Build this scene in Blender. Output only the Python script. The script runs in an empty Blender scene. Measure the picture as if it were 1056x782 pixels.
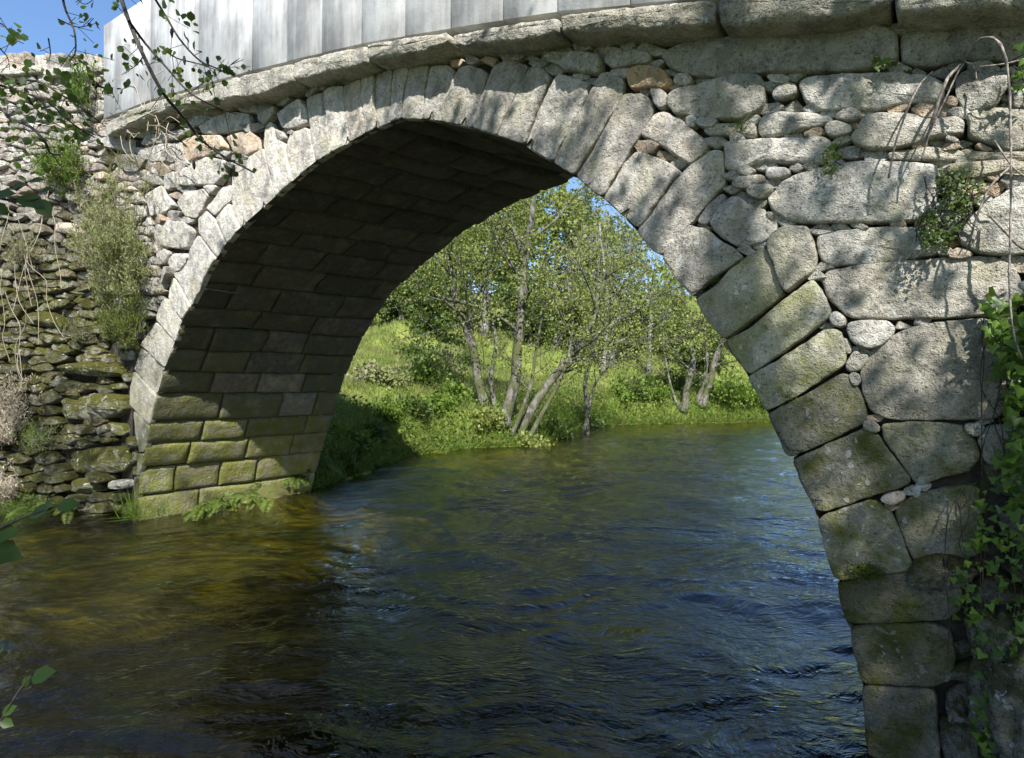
import bpy, math, random
import numpy as np
from mathutils import Vector
RS = np.random.RandomState(7)
random.seed(7)
F_PX = 600.0; HX = 528.0; HY = 400.0      # the camera: focal length and horizon, in pixels of a 1056 px wide frame
WL = -1.52                                # water level, the eye is at z = 0
C = bpy.context.scene.collection

# ------------------------------------------------------------------ numpy noise
def _h(ix, iy, iz):
    n = (ix * 374761393 + iy * 668265263 + iz * 2147483647 * 3 + iz * 1274126177) & 0xffffffff
    n = ((n ^ (n >> 13)) * 1274126177) & 0xffffffff
    n = (n ^ (n >> 16)) & 0xffffffff
    return n.astype(np.float64) / 4294967295.0
def vnoise(P):
    P = np.asarray(P, float)
    I = np.floor(P).astype(np.int64); f = P - I; f = f * f * (3 - 2 * f)
    r = 0
    for dx in (0, 1):
        for dy in (0, 1):
            for dz in (0, 1):
                w = (f[:, 0] if dx else 1 - f[:, 0]) * (f[:, 1] if dy else 1 - f[:, 1]) * (f[:, 2] if dz else 1 - f[:, 2])
                r = r + w * _h(I[:, 0] + dx, I[:, 1] + dy, I[:, 2] + dz)
    return r * 2 - 1
def fbm(P, s, o=3):
    P = np.asarray(P, float); r = 0; a = 1.0
    for k in range(o):
        r = r + a * vnoise(P * s + 17.3 * k); s *= 2.1; a *= .5
    return r

# ------------------------------------------------------------------ objects
def prop(o, label=None, cat=None, group=None, kind=None):
    if label: o['label'] = label
    if cat: o['category'] = cat
    if group: o['group'] = group
    if kind: o['kind'] = kind
    return o
def thing(name, loc, label, cat, group=None):
    o = bpy.data.objects.new(name, None); C.objects.link(o)
    o.location = loc; o.empty_display_size = .1
    return prop(o, label, cat, group)
class MB:
    def __init__(s): s.v = []; s.f = []; s.n = 0; s.c = []; s.uvl = []
    def add(s, V, Fc, col=(1, 0, 0)):
        V = np.asarray(V, float).reshape(-1, 3)
        s.v.append(V)
        if isinstance(Fc, np.ndarray): s.f.append(('a', Fc + s.n))
        else: s.f.append(('l', [tuple(i + s.n for i in f) for f in Fc]))
        c = np.asarray(col, float)
        if c.ndim == 1: c = np.tile(c, (len(V), 1))
        s.c.append(c); s.n += len(V)
    def build(s, name, mat, parent=None, smooth=True, origin=None):
        me = bpy.data.meshes.new(name)
        V = np.concatenate(s.v) if s.v else np.zeros((0, 3))
        off = np.array(parent.matrix_basis.translation if parent else (origin if origin is not None else (0, 0, 0)), float)
        if parent and parent.parent: off = off + np.array(parent.parent.matrix_basis.translation)
        V = V - off
        loops = []; starts = []; tot = []
        k = 0
        for kind, Fc in s.f:
            if kind == 'a':
                loops.append(Fc.reshape(-1)); m = Fc.shape[1]
                starts.append(k + np.arange(len(Fc)) * m); tot.append(np.full(len(Fc), m)); k += Fc.size
            elif Fc:
                ln = np.array([len(f) for f in Fc]); loops.append(np.array([i for f in Fc for i in f]))
                starts.append(k + np.concatenate([[0], np.cumsum(ln)[:-1]])); tot.append(ln); k += int(ln.sum())
        L = np.concatenate(loops).astype(np.int32); S = np.concatenate(starts).astype(np.int32); T = np.concatenate(tot).astype(np.int32)
        me.vertices.add(len(V)); me.vertices.foreach_set('co', V.astype(np.float32).ravel())
        me.loops.add(len(L)); me.loops.foreach_set('vertex_index', L)
        me.polygons.add(len(S)); me.polygons.foreach_set('loop_start', S); me.polygons.foreach_set('loop_total', T)
        me.update(calc_edges=True); me.validate()
        if smooth: me.polygons.foreach_set('use_smooth', np.ones(len(me.polygons), bool))
        col = np.concatenate(s.c)
        if len(me.vertices) == len(col):
            at = me.color_attributes.new('tint', 'FLOAT_COLOR', 'POINT')
            at.data.foreach_set('color', np.hstack([col, np.ones((len(col), 1))]).astype(np.float32).ravel())
        if mat: me.materials.append(mat)
        o = bpy.data.objects.new(name, me); C.objects.link(o)
        if parent:
            o.parent = parent
            if parent.type == 'MESH': o.location = (0, 0, 0)
        elif origin is not None: o.location = origin
        return o
def tube(mb, pts, rad, n=6, col=(1, 0, 0), cap=True):
    pts = np.asarray(pts, float); m = len(pts)
    if np.isscalar(rad): rad = np.full(m, rad)
    T = np.gradient(pts, axis=0); T /= np.linalg.norm(T, axis=1)[:, None] + 1e-9
    up = np.array([.13, .21, .97]); 
    if abs(T[0] @ up) > .9: up = np.array([.95, .2, .1])
    V = []; u = np.cross(T[0], up); u /= np.linalg.norm(u)
    for i in range(m):
        u = u - T[i] * (u @ T[i]); u /= np.linalg.norm(u) + 1e-9; w = np.cross(T[i], u)
        a = np.arange(n) / n * 2 * math.pi
        V.append(pts[i] + rad[i] * (np.cos(a)[:, None] * u + np.sin(a)[:, None] * w))
    V = np.concatenate(V)
    i = np.arange(m - 1)[:, None] * n; j = np.arange(n)[None]; k = (j + 1) % n
    Fq = np.stack([(i + j).ravel(), (i + k).ravel(), (i + n + k).ravel(), (i + n + j).ravel()], 1)
    mb.add(V, Fq, col)
    if cap: mb.f.append(('l', [tuple(mb.n - n + q for q in range(n)), tuple(mb.n - m * n + q for q in range(n))[::-1]]))
def spline(pts, k=4):
    pts = np.asarray(pts, float)
    if len(pts) < 3:
        t = np.linspace(0, 1, k + 1)[:, None]; return pts[0] * (1 - t) + pts[-1] * t
    P = np.vstack([2 * pts[0] - pts[1], pts, 2 * pts[-1] - pts[-2]]); out = []
    for i in range(1, len(P) - 2):
        for q in range(k):
            t = q / k
            out.append(.5 * ((2 * P[i]) + (-P[i - 1] + P[i + 1]) * t + (2 * P[i - 1] - 5 * P[i] + 4 * P[i + 1] - P[i + 2]) * t * t + (-P[i - 1] + 3 * P[i] - 3 * P[i + 1] + P[i + 2]) * t ** 3))
    out.append(P[-2]); return np.array(out)
def box(mb, lo, hi, col=(1, 0, 0)):
    x0, y0, z0 = lo; x1, y1, z1 = hi
    mb.add([(x0, y0, z0), (x1, y0, z0), (x1, y1, z0), (x0, y1, z0), (x0, y0, z1), (x1, y0, z1), (x1, y1, z1), (x0, y1, z1)],
           np.array([(0, 3, 2, 1), (4, 5, 6, 7), (0, 1, 5, 4), (1, 2, 6, 5), (2, 3, 7, 6), (3, 0, 4, 7)]), col)
def at(x, y, Z): return np.array([(x - HX) / F_PX * Z, Z, (HY - y) / F_PX * Z])   # a point seen at photo pixel x, y at depth Z
def atw(x, y): return at(x, y, -WL * F_PX / (y - HY))                              # the point of the water surface seen there

# ------------------------------------------------------------------ materials
def nt(name):
    m = bpy.data.materials.new(name); m.use_nodes = True; t = m.node_tree; t.nodes.clear()
    return m, t
class NB:
    def __init__(s, t): s.t = t
    def n(s, ty, **kw):
        nd = s.t.nodes.new(ty)
        for k, v in kw.items():
            if k.startswith('i_'): 
                key = k[2:].replace('_', ' ')
                s.put(nd.inputs[key], v)
            elif k.startswith('x'): s.put(nd.inputs[int(k[1:])], v)
            else: setattr(nd, k, v)
        return nd
    def put(s, sock, v):
        if hasattr(v, 'is_linked') or isinstance(v, bpy.types.NodeSocket): s.t.links.new(v, sock)
        else:
            if isinstance(v, tuple) and len(v) == 3 and sock.type == 'RGBA': v = (*v, 1)
            sock.default_value = v
    def noise(s, scale, detail=3, vec=None, rough=.5, dist=0):
        nd = s.n('ShaderNodeTexNoise', i_Scale=scale, i_Detail=detail, i_Roughness=rough, i_Distortion=dist)
        if vec is not None: s.put(nd.inputs['Vector'], vec)
        return nd.outputs['Fac']
    def ramp(s, fac, a, b, c0=(0, 0, 0), c1=(1, 1, 1)):
        nd = s.n('ShaderNodeValToRGB'); s.put(nd.inputs[0], fac)
        nd.color_ramp.elements[0].position = a; nd.color_ramp.elements[0].color = (*c0, 1)
        nd.color_ramp.elements[1].position = b; nd.color_ramp.elements[1].color = (*c1, 1)
        return nd.outputs[0]
    def mix(s, f, a, b, ty='MIX'):
        nd = s.n('ShaderNodeMix', data_type='RGBA', blend_type=ty)
        s.put(nd.inputs[0], f); s.put(nd.inputs[6], a); s.put(nd.inputs[7], b); return nd.outputs[2]
    def math(s, op, a, b=0, c=0, clamp=False):
        nd = s.n('ShaderNodeMath', operation=op, use_clamp=clamp); s.put(nd.inputs[0], a); s.put(nd.inputs[1], b); s.put(nd.inputs[2], c); return nd.outputs[0]
    def pos(s): return s.n('ShaderNodeNewGeometry').outputs['Position']
    def mapping(s, vec, scale, rot=(0, 0, 0)):
        nd = s.n('ShaderNodeMapping'); s.put(nd.inputs[0], vec); nd.inputs['Scale'].default_value = scale; nd.inputs['Rotation'].default_value = rot; return nd.outputs[0]
    def bump(s, h, strength, dist, normal=None):
        nd = s.n('ShaderNodeBump', i_Strength=strength, i_Distance=dist); s.put(nd.inputs['Height'], h)
        if normal is not None: s.put(nd.inputs['Normal'], normal)
        return nd.outputs[0]
    def out(s, sh): nd = s.n('ShaderNodeOutputMaterial'); s.put(nd.inputs[0], sh)

def stone_mat(name, light=(.60, .565, .50), dark=(.20, .185, .16), moss=.0, lichen=.5, bumpd=.006, algae_z=None, grain=1.0, mossk=1.0):
    m, t = nt(name); b = NB(t); P = b.pos()
    at_ = b.n('ShaderNodeVertexColor', layer_name='tint'); sep = b.n('ShaderNodeSeparateColor'); b.put(sep.inputs[0], at_.outputs[0])
    R, G, B = sep.outputs
    big = b.noise(2.3, 4, P, .6); med = b.noise(14, 4, P, .65); fine = b.noise(120 * grain, 3, P, .7)
    vo = b.n('ShaderNodeTexVoronoi', i_Scale=190 * grain); b.put(vo.inputs['Vector'], P)
    sp = b.math('MULTIPLY_ADD', vo.outputs['Color'], .45, b.math('MULTIPLY_ADD', fine, .9, -.2))
    sp = b.math('ADD', sp, b.math('MULTIPLY_ADD', med, 1.7, -.86), clamp=True)
    sp = b.math('ADD', sp, b.math('MULTIPLY_ADD', b.noise(45, 3, P, .7), .9, -.45), clamp=True)
    col = b.mix(sp, dark, light)
    col = b.mix(b.math('MULTIPLY_ADD', G, 1.0, 0), col, b.mix(med, (.46, .22, .08), (.57, .42, .25)))
    # dark weathering blotches
    blot = b.ramp(b.noise(5.5, 5, b.mapping(P, (1, 1, .55)), .62), .50, .66)
    col = b.mix(b.math('MULTIPLY', blot, .66), col, (.11, .105, .10))
    col = b.mix(b.math('MULTIPLY', b.ramp(b.noise(4.1, 4, b.mapping(P, (1.3, 1.3, 1)), .6), .52, .66), .35), col, (.36, .33, .19))
    pits = b.ramp(b.noise(70 * grain, 2, P, .5), .30, .38)
    col = b.mix(b.math('MULTIPLY_ADD', pits, -.55, .55, True), col, (.07, .065, .06))
    # algae and moss film
    mo = b.ramp(b.noise(7, 5, P, .65), .38, .62)
    amt = b.math('MULTIPLY', B, b.math('MULTIPLY_ADD', mo, .95, .42), clamp=True)
    col = b.mix(amt, col, b.mix(fine, tuple(v * mossk for v in (.055, .065, .008)), tuple(v * mossk for v in (.17, .165, .045))))
    if moss > 0:
        nz = b.n('ShaderNodeSeparateXYZ'); b.put(nz.inputs[0], b.n('ShaderNodeNewGeometry').outputs['Normal'])
        mm = b.ramp(b.math('ADD', b.math('MULTIPLY', nz.outputs[2], .35), b.noise(6, 5, P, .7)), .62 - moss * .12, .72 - moss * .1)
        mm = b.math('MULTIPLY', mm, b.math('MULTIPLY_ADD', B, 1.6, .1), clamp=True)
        col = b.mix(mm, col, b.mix(fine, (.03, .035, .004), (.11, .10, .012)))
    if lichen > 0:
        l1 = b.ramp(b.noise(19, 3, P, .5), .66 - .03 * lichen, .69 - .03 * lichen)
        l2 = b.ramp(b.noise(3.1, 2, P, .5), .48, .6)
        col = b.mix(b.math('MULTIPLY', b.math('MULTIPLY', l1, l2), .85 * min(1, lichen)), col, (.62, .62, .58))
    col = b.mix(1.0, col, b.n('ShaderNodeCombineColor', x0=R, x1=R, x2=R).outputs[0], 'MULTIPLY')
    h = b.math('ADD', b.math('MULTIPLY', b.noise(38, 5, P, .68), 1.0), b.math('MULTIPLY', fine, .32))
    h = b.math('ADD', h, b.math('MULTIPLY', vo.outputs['Distance'], .18))
    h = b.math('ADD', h, b.math('MULTIPLY', pits, .35))
    h = b.math('ADD', h, b.math('MULTIPLY', b.noise(12, 4, P, .6), 1.6))
    nrm = b.bump(h, 1.0, bumpd * 2.4)
    p = b.n('ShaderNodeBsdfPrincipled', i_Base_Color=col, i_Roughness=.9, i_Normal=nrm)
    p.inputs['Specular IOR Level'].default_value = .25
    b.out(p.outputs[0]); return m

def leaf_mat(name, c0, c1, trans=.4, rough=.5, c2=None):
    m, t = nt(name); b = NB(t)
    g = b.n('ShaderNodeNewGeometry'); rnd = g.outputs['Random Per Island']
    col = b.mix(rnd, c0, c1)
    if c2: col = b.mix(b.ramp(b.noise(.8, 2, g.outputs['Position']), .4, .62), col, c2)
    col = b.mix(b.math('MULTIPLY', b.noise(30, 2, g.outputs['Position']), .35), col, tuple(v * .55 for v in c0))
    p = b.n('ShaderNodeBsdfPrincipled', i_Base_Color=col, i_Roughness=rough); p.inputs['Specular IOR Level'].default_value = .3
    tr = b.n('ShaderNodeBsdfTranslucent', i_Color=b.mix(.5, col, (.27, .33, .05), 'MIX'))
    mx = b.n('ShaderNodeMixShader', x0=trans); b.put(mx.inputs[1], p.outputs[0]); b.put(mx.inputs[2], tr.outputs[0])
    b.out(mx.outputs[0]); return m
def plain_mat(name, c0, c1, scale=20, rough=.9, bumpd=.003, zs=1.0):
    m, t = nt(name); b = NB(t); P = b.mapping(b.pos(), (1, 1, zs))
    f = b.noise(scale, 5, P, .65)
    col = b.mix(b.ramp(f, .35, .65), c0, c1)
    p = b.n('ShaderNodeBsdfPrincipled', i_Base_Color=col, i_Roughness=rough, i_Normal=b.bump(f, .8, bumpd)); p.inputs['Specular IOR Level'].default_value = .2
    b.out(p.outputs[0]); return m
def bark_mat(name, c0, c1, moss=(.06, .065, .02), sc=9):
    m, t = nt(name); b = NB(t); P = b.pos()
    f = b.noise(sc, 5, b.mapping(P, (1, 1, .5)), .7)
    col = b.mix(b.ramp(f, .45, .56), c0, c1)
    if moss: col = b.mix(b.ramp(b.noise(1.7, 3, P, .6), .44, .6), col, moss)
    p = b.n('ShaderNodeBsdfPrincipled', i_Base_Color=col, i_Roughness=.9, i_Normal=b.bump(b.noise(40, 4, P), .8, .01))
    b.out(p.outputs[0]); return m
def parapet_mat():
    m, t = nt('parapet_stone'); b = NB(t); P = b.pos()
    st = b.noise(3.2, 5, b.mapping(P, (1, 1, .16)), .7); st2 = b.noise(14, 4, b.mapping(P, (1, 1, .05)), .6)
    f = b.math('ADD', b.math('MULTIPLY', st, .75), b.math('MULTIPLY', st2, .3))
    low = b.noise(2.2, 4, P, .6)
    f = b.math('ADD', f, b.math('MULTIPLY_ADD', low, .7, -.33))
    col = b.mix(b.ramp(f, .38, .66), (.55, .545, .54), (.22, .215, .215))
    col = b.mix(b.math('MULTIPLY', b.noise(160, 2, P), .3), col, (.3, .3, .29))
    at_ = b.n('ShaderNodeVertexColor', layer_name='tint'); sep = b.n('ShaderNodeSeparateColor'); b.put(sep.inputs[0], at_.outputs[0])
    col = b.mix(1.0, col, b.n('ShaderNodeCombineColor', x0=sep.outputs[0], x1=sep.outputs[0], x2=sep.outputs[0]).outputs[0], 'MULTIPLY')
    p = b.n('ShaderNodeBsdfPrincipled', i_Base_Color=col, i_Roughness=.85, i_Normal=b.bump(b.noise(60, 4, P, .6), .4, .004))
    b.out(p.outputs[0]); return m
def water_mat():
    m, t = nt('river_water'); b = NB(t); P = b.pos()
    w = b.n('ShaderNodeTexNoise', i_Scale=.8, i_Detail=2.0); b.put(w.inputs['Vector'], P)
    warp = b.n('ShaderNodeVectorMath', operation='MULTIPLY_ADD'); b.put(warp.inputs[0], w.outputs['Color']); warp.inputs[1].default_value = (.9, .9, 0); b.put(warp.inputs[2], P)
    Q = warp.outputs[0]
    r1 = b.noise(8, 3, b.mapping(Q, (1.0, 1.9, 1), (0, 0, .2)), .6, .8)
    r2 = b.noise(26, 3, b.mapping(Q, (1.0, 1.7, 1), (0, 0, -.2)), .6, .5)
    calm = b.ramp(b.noise(.6, 2, P), .35, .65)
    h = b.math('ADD', b.math('MULTIPLY', r1, .55), b.math('MULTIPLY', r2, b.math('MULTIPLY_ADD', calm, .16, .06)))
    nrm = b.bump(h, 1.0, .032)
    body = b.mix(b.ramp(b.noise(1.1, 4, P, .6), .4, .6), (.007, .007, .002), (.016, .015, .003))
    dif = b.n('ShaderNodeBsdfDiffuse', i_Color=body, i_Normal=nrm)
    trn = b.n('ShaderNodeBsdfTransparent', i_Color=(.62, .60, .20))
    mx = b.n('ShaderNodeMixShader', x0=.72); b.put(mx.inputs[1], dif.outputs[0]); b.put(mx.inputs[2], trn.outputs[0])
    gl = b.n('ShaderNodeBsdfGlossy', i_Color=(1, 1, 1), i_Roughness=.03, i_Normal=nrm)
    fr = b.n('ShaderNodeFresnel', i_IOR=1.52, i_Normal=nrm)
    m2 = b.n('ShaderNodeMixShader', x0=fr.outputs[0]); b.put(m2.inputs[1], mx.outputs[0]); b.put(m2.inputs[2], gl.outputs[0])
    b.out(m2.outputs[0]); return m
def ground_mat():
    m, t = nt('ground_soil_and_grass'); b = NB(t); P = b.pos()
    z = b.n('ShaderNodeSeparateXYZ'); b.put(z.inputs[0], P)
    n1 = b.noise(.5, 5, P, .65); n2 = b.noise(6, 4, P, .6)
    grass = b.mix(b.ramp(n1, .4, .6), (.10, .13, .025), (.19, .21, .05))
    grass = b.mix(b.math('MULTIPLY', n2, .6), grass, (.05, .07, .015))
    soil = b.mix(n2, (.05, .045, .02), (.11, .10, .04))
    bed = b.mix(b.ramp(b.noise(3.2, 5, P, .7), .4, .6), (.22, .20, .035), (.46, .41, .08))
    bed = b.mix(b.ramp(z.outputs[2], 0, 1), bed, bed)
    bed = b.mix(b.ramp(b.math('MULTIPLY_ADD', z.outputs[2], -1.0, -1.0), .72, 1.1), bed, b.mix(n2, (.008, .0065, .003), (.016, .013, .005)))  # silt coloured darker with depth, standing in for light absorbed by the water
    bed = b.mix(b.math('MULTIPLY', b.ramp(b.noise(1.3, 4, P, .6), .53, .6), .8), bed, (.04, .10, .008))
    c = b.mix(b.ramp(b.math('MULTIPLY_ADD', z.outputs[2], .5, 1.0), .24, .45), soil, grass)
    c = b.mix(b.ramp(b.math('MULTIPLY_ADD', z.outputs[2], 1.0, 2.0), .42, .5), bed, c)
    p = b.n('ShaderNodeBsdfPrincipled', i_Base_Color=c, i_Roughness=.95, i_Normal=b.bump(n2, .6, .05)); p.inputs['Specular IOR Level'].default_value = .1
    b.out(p.outputs[0]); return m

M = {}
M['granite'] = stone_mat('weathered_granite', lichen=.7)
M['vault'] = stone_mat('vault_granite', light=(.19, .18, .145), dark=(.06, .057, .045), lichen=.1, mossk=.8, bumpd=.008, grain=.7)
M['rubble'] = stone_mat('mossy_rubble', light=(.62, .60, .56), dark=(.19, .175, .155), moss=1.0, lichen=1.0, bumpd=.01)
M['cornice'] = stone_mat('rough_cornice_granite', light=(.68, .64, .56), dark=(.25, .235, .20), lichen=.7, bumpd=.010)
M['mortar'] = plain_mat('dark_joint_earth', (.02, .018, .014), (.06, .05, .038), 25)
M['parapet'] = parapet_mat()
M['water'] = water_mat()
M['ground'] = ground_mat()
M['bark'] = bark_mat('alder_bark', (.15, .14, .115), (.035, .032, .024))
M['darkbark'] = bark_mat('dark_twig_bark', (.022, .017, .013), (.055, .042, .03), None, 40)
M['palebark'] = bark_mat('bare_branch_bark', (.24, .225, .21), (.13, .12, .11), None)
M['root'] = bark_mat('dry_root_bark', (.26, .225, .19), (.11, .09, .075), None, 60)
M['leaf_tree'] = leaf_mat('spring_tree_leaves', (.13, .165, .03), (.29, .32, .085), .42)
M['leaf_dark'] = leaf_mat('dark_tree_leaves', (.035, .06, .012), (.08, .12, .02), .3)
M['leaf_near'] = leaf_mat('alder_leaves', (.03, .065, .010), (.065, .12, .016), .40, .4)
M['ivy'] = leaf_mat('ivy_leaves', (.025, .065, .010), (.15, .25, .025), .4, .4)
M['grass'] = leaf_mat('meadow_grass_blades', (.10, .145, .025), (.22, .26, .06), .35, .6, c2=(.20, .20, .07))
M['bank'] = leaf_mat('bank_plants', (.06, .12, .012), (.16, .23, .03), .35, .6)
M['heather'] = leaf_mat('heather_needles', (.14, .17, .05), (.30, .31, .12), .25, .7, c2=(.22, .20, .12))
M['dry'] = leaf_mat('dry_stems', (.34, .28, .20), (.55, .48, .36), .15, .8)
M['fern'] = leaf_mat('fern_fronds', (.06, .10, .014), (.15, .20, .04), .35, .6)
M['moss'] = leaf_mat('moss_tufts', (.045, .07, .008), (.12, .14, .02), .2, .9)
# ------------------------------------------------------------------ planes of the bridge
SW, CW = .602, .799
class Plane:
    """a vertical wall plane: o + s*d, height z, offset along n (towards the viewer's side)"""
    def __init__(s, o, d, n): s.o = np.array(o, float); s.d = np.array(d, float); s.n = np.array(n, float)
    def sz(s, x, y):
        a = (x - HX) / F_PX
        t = (s.o[0] - a * s.o[1]) / (a * s.d[1] - s.d[0]); Z = s.o[1] + s.d[1] * t
        return np.array([t, (HY - y) / F_PX * Z])
    def pos(s, sz, off=0):
        sz = np.atleast_2d(sz); off = np.broadcast_to(off, len(sz))
        xy = s.o + sz[:, :1] * s.d + off[:, None] * s.n
        return np.column_stack([xy, sz[:, 1]])
D0 = 2.8; BW = 2.3
P0 = np.array([D0 * SW, D0 * CW]); WD = np.array([-CW, SW]); BD = np.array([SW, CW])
FACE = Plane(P0, WD, -BD); BACK = Plane(P0 + BD * BW, WD, -BD)
cs = FACE.sz(112, 100)[0]; cA = P0 + WD * cs; cB = at(0, 400, 7.7)[:2]
wd = (cB - cA) / np.linalg.norm(cB - cA); wn = np.array([wd[1], -wd[0]]); wn = wn if wn[1] < 0 else -wn
WING = Plane(cA, wd, wn)
m1 = FACE.pos([FACE.sz(137, 400)])[0][:2]; m2 = WING.pos([WING.sz(60, 400)])[0][:2]; md = (m2 - m1) / np.linalg.norm(m2 - m1); mn = np.array([md[1], -md[0]]); mn = mn if mn[1] < 0 else -mn
MID = Plane(m1, md, mn)

def resample(P, ds):
    P = np.vstack([P, P[:1]]); L = np.r_[0, np.cumsum(np.linalg.norm(np.diff(P, axis=0), axis=1))]
    n = max(12, int(L[-1] / ds)); q = np.arange(n) / n * L[-1]
    return np.column_stack([np.interp(q, L, P[:, 0]), np.interp(q, L, P[:, 1])])
def area(P): x, y = P[:, 0], P[:, 1]; return .5 * np.sum(x * np.roll(y, -1) - y * np.roll(x, -1))
def centroid(P):
    x, y = P[:, 0], P[:, 1]; c = x * np.roll(y, -1) - y * np.roll(x, -1); A = c.sum() / 2
    return np.array([((x + np.roll(x, -1)) * c).sum(), ((y + np.roll(y, -1)) * c).sum()]) / (6 * A)
def stone(mb, pl, poly, col=(1, 0, 0), sm=1, proud=.0, relief=.012, edge=.018, side=.10, ds=.014, round_=.14, shrink=.004, seed=None, tilt=.03, bulge=.02):
    """one stone: its outline on plane pl, a rounded arris, a rough face, its sides going back into the wall"""
    P = np.asarray(poly, float)
    if area(P) < 0: P = P[::-1]
    A = P * (1 - round_) + np.roll(P, -1, 0) * round_; B = P * round_ + np.roll(P, -1, 0) * (1 - round_)
    P = np.stack([A, B], 1).reshape(-1, 2)
    P = resample(P, ds)
    for _ in range(sm): P = (np.roll(P, 1, 0) + P * 2 + np.roll(P, -1, 0)) / 4
    c = centroid(P); rin = np.min(np.linalg.norm(P - c, axis=1))
    T = np.roll(P, -1, 0) - np.roll(P, 1, 0); T /= np.linalg.norm(T, axis=1)[:, None] + 1e-9; N = np.column_stack([-T[:, 1], T[:, 0]])  # inward
    sd = seed if seed is not None else RS.rand() * 100
    jit = fbm(np.column_stack([P * 9, np.full(len(P), sd)]), 1, 3) * .006 + fbm(np.column_stack([P * 45, np.full(len(P), sd)]), 1, 2) * .0022
    P = P + N * (shrink + np.abs(jit) * min(1, rin / .05))[:, None]
    e = min(edge, rin * .35)
    rings = [(P - N * 0, -side), (P, -e * 1.3), (P + N * e * .18, -e * .55), (P + N * e * .5, -e * .18), (P + N * e, 0)]
    base = P + N * e; r = np.linalg.norm(base - c, axis=1).mean()
    k = int(np.clip(r / (ds * 1.6), 2, 16))
    for i in range(1, k): f = 1 - i / k; rings.append((c + (base - c) * f, bulge * min(1, r * 5) * (1 - f * f)))
    n = len(P); ta, tb = (RS.rand(2) - .5) * 2 * tilt
    S = np.concatenate([q for q, _ in rings] + [c[None]]); O = np.concatenate([np.full(n, o) for _, o in rings] + [[bulge * min(1, r * 5)]])
    Q = np.column_stack([S, np.full(len(S), sd)])
    w = np.clip((O + e * 1.3) / (e * 1.3), 0, 1)
    rel = (fbm(Q * np.array([1, 1, 1]), 5, 2) * 1.0 + fbm(Q + 31, 17, 3) * .55 + fbm(Q + 77, 60, 2) * .22) * relief
    O = O + proud + w * (rel + (S - c) @ np.array([ta, tb]))
    V = pl.pos(S, O)
    m = len(rings); i = np.arange(m - 1)[:, None] * n; j = np.arange(n)[None]; kk = (j + 1) % n
    Fq = np.stack([(i + j).ravel(), (i + kk).ravel(), (i + n + kk).ravel(), (i + n + j).ravel()], 1)
    base_i = mb.n
    mb.add(V, Fq, col)
    last = base_i + (m - 1) * n; cen = base_i + m * n
    mb.f.append(('l', [(last + a, last + (a + 1) % n, cen) for a in range(n)]))
def px2(pl, poly): return np.array([pl.sz(x, y) for x, y in poly])

# ------------------------------------------------------------------ outlines read off the photograph, projected on the wall
INTR = [(898,800),(893,760),(889,707),(881,674),(877,647),(870,641),(864,600),(850,561),(844,537),(836,522),(817,474),(803,452),(791,426),(771,388),(746,352),(716,309),(683,265),(657,239),(621,204),(594,183),(571,168),(540,150),(511,140),(487,132),(454,125),(435,123),(414,123),(402,127),(387,133),(376,138),(360,147),(341,158),(325,167),(302,187),(284,203),(247,236),(233,252),(215,280),(198,316),(188,331),(180,354),(170,380),(162,408),(155,440),(149,468),(144,491),(141,536)]
def rj(a, b): return a + b[::-1]
J16 = [(539,149),(555,108),(570,79)]; J17 = [(511,140),(524,112),(534,88),(545,68)]; J18 = [(487,132),(493,106),(502,84),(508,68)]
J19 = [(454,125),(458,104),(466,84),(473,70)]; J20 = [(435,123),(438,92),(443,67)]; J21 = [(414,123),(417,96),(422,69)]
J22 = [(402,127),(403,98),(406,71)]; J23 = [(387,133),(387,92),(388,77)]; J24 = [(376,138),(373,106),(372,81)]; J25 = [(360,147),(355,112),(354,88)]
J26 = [(341,158),(336,115),(334,95)]; J27 = [(325,167),(319,138),(315,102)]
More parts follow.
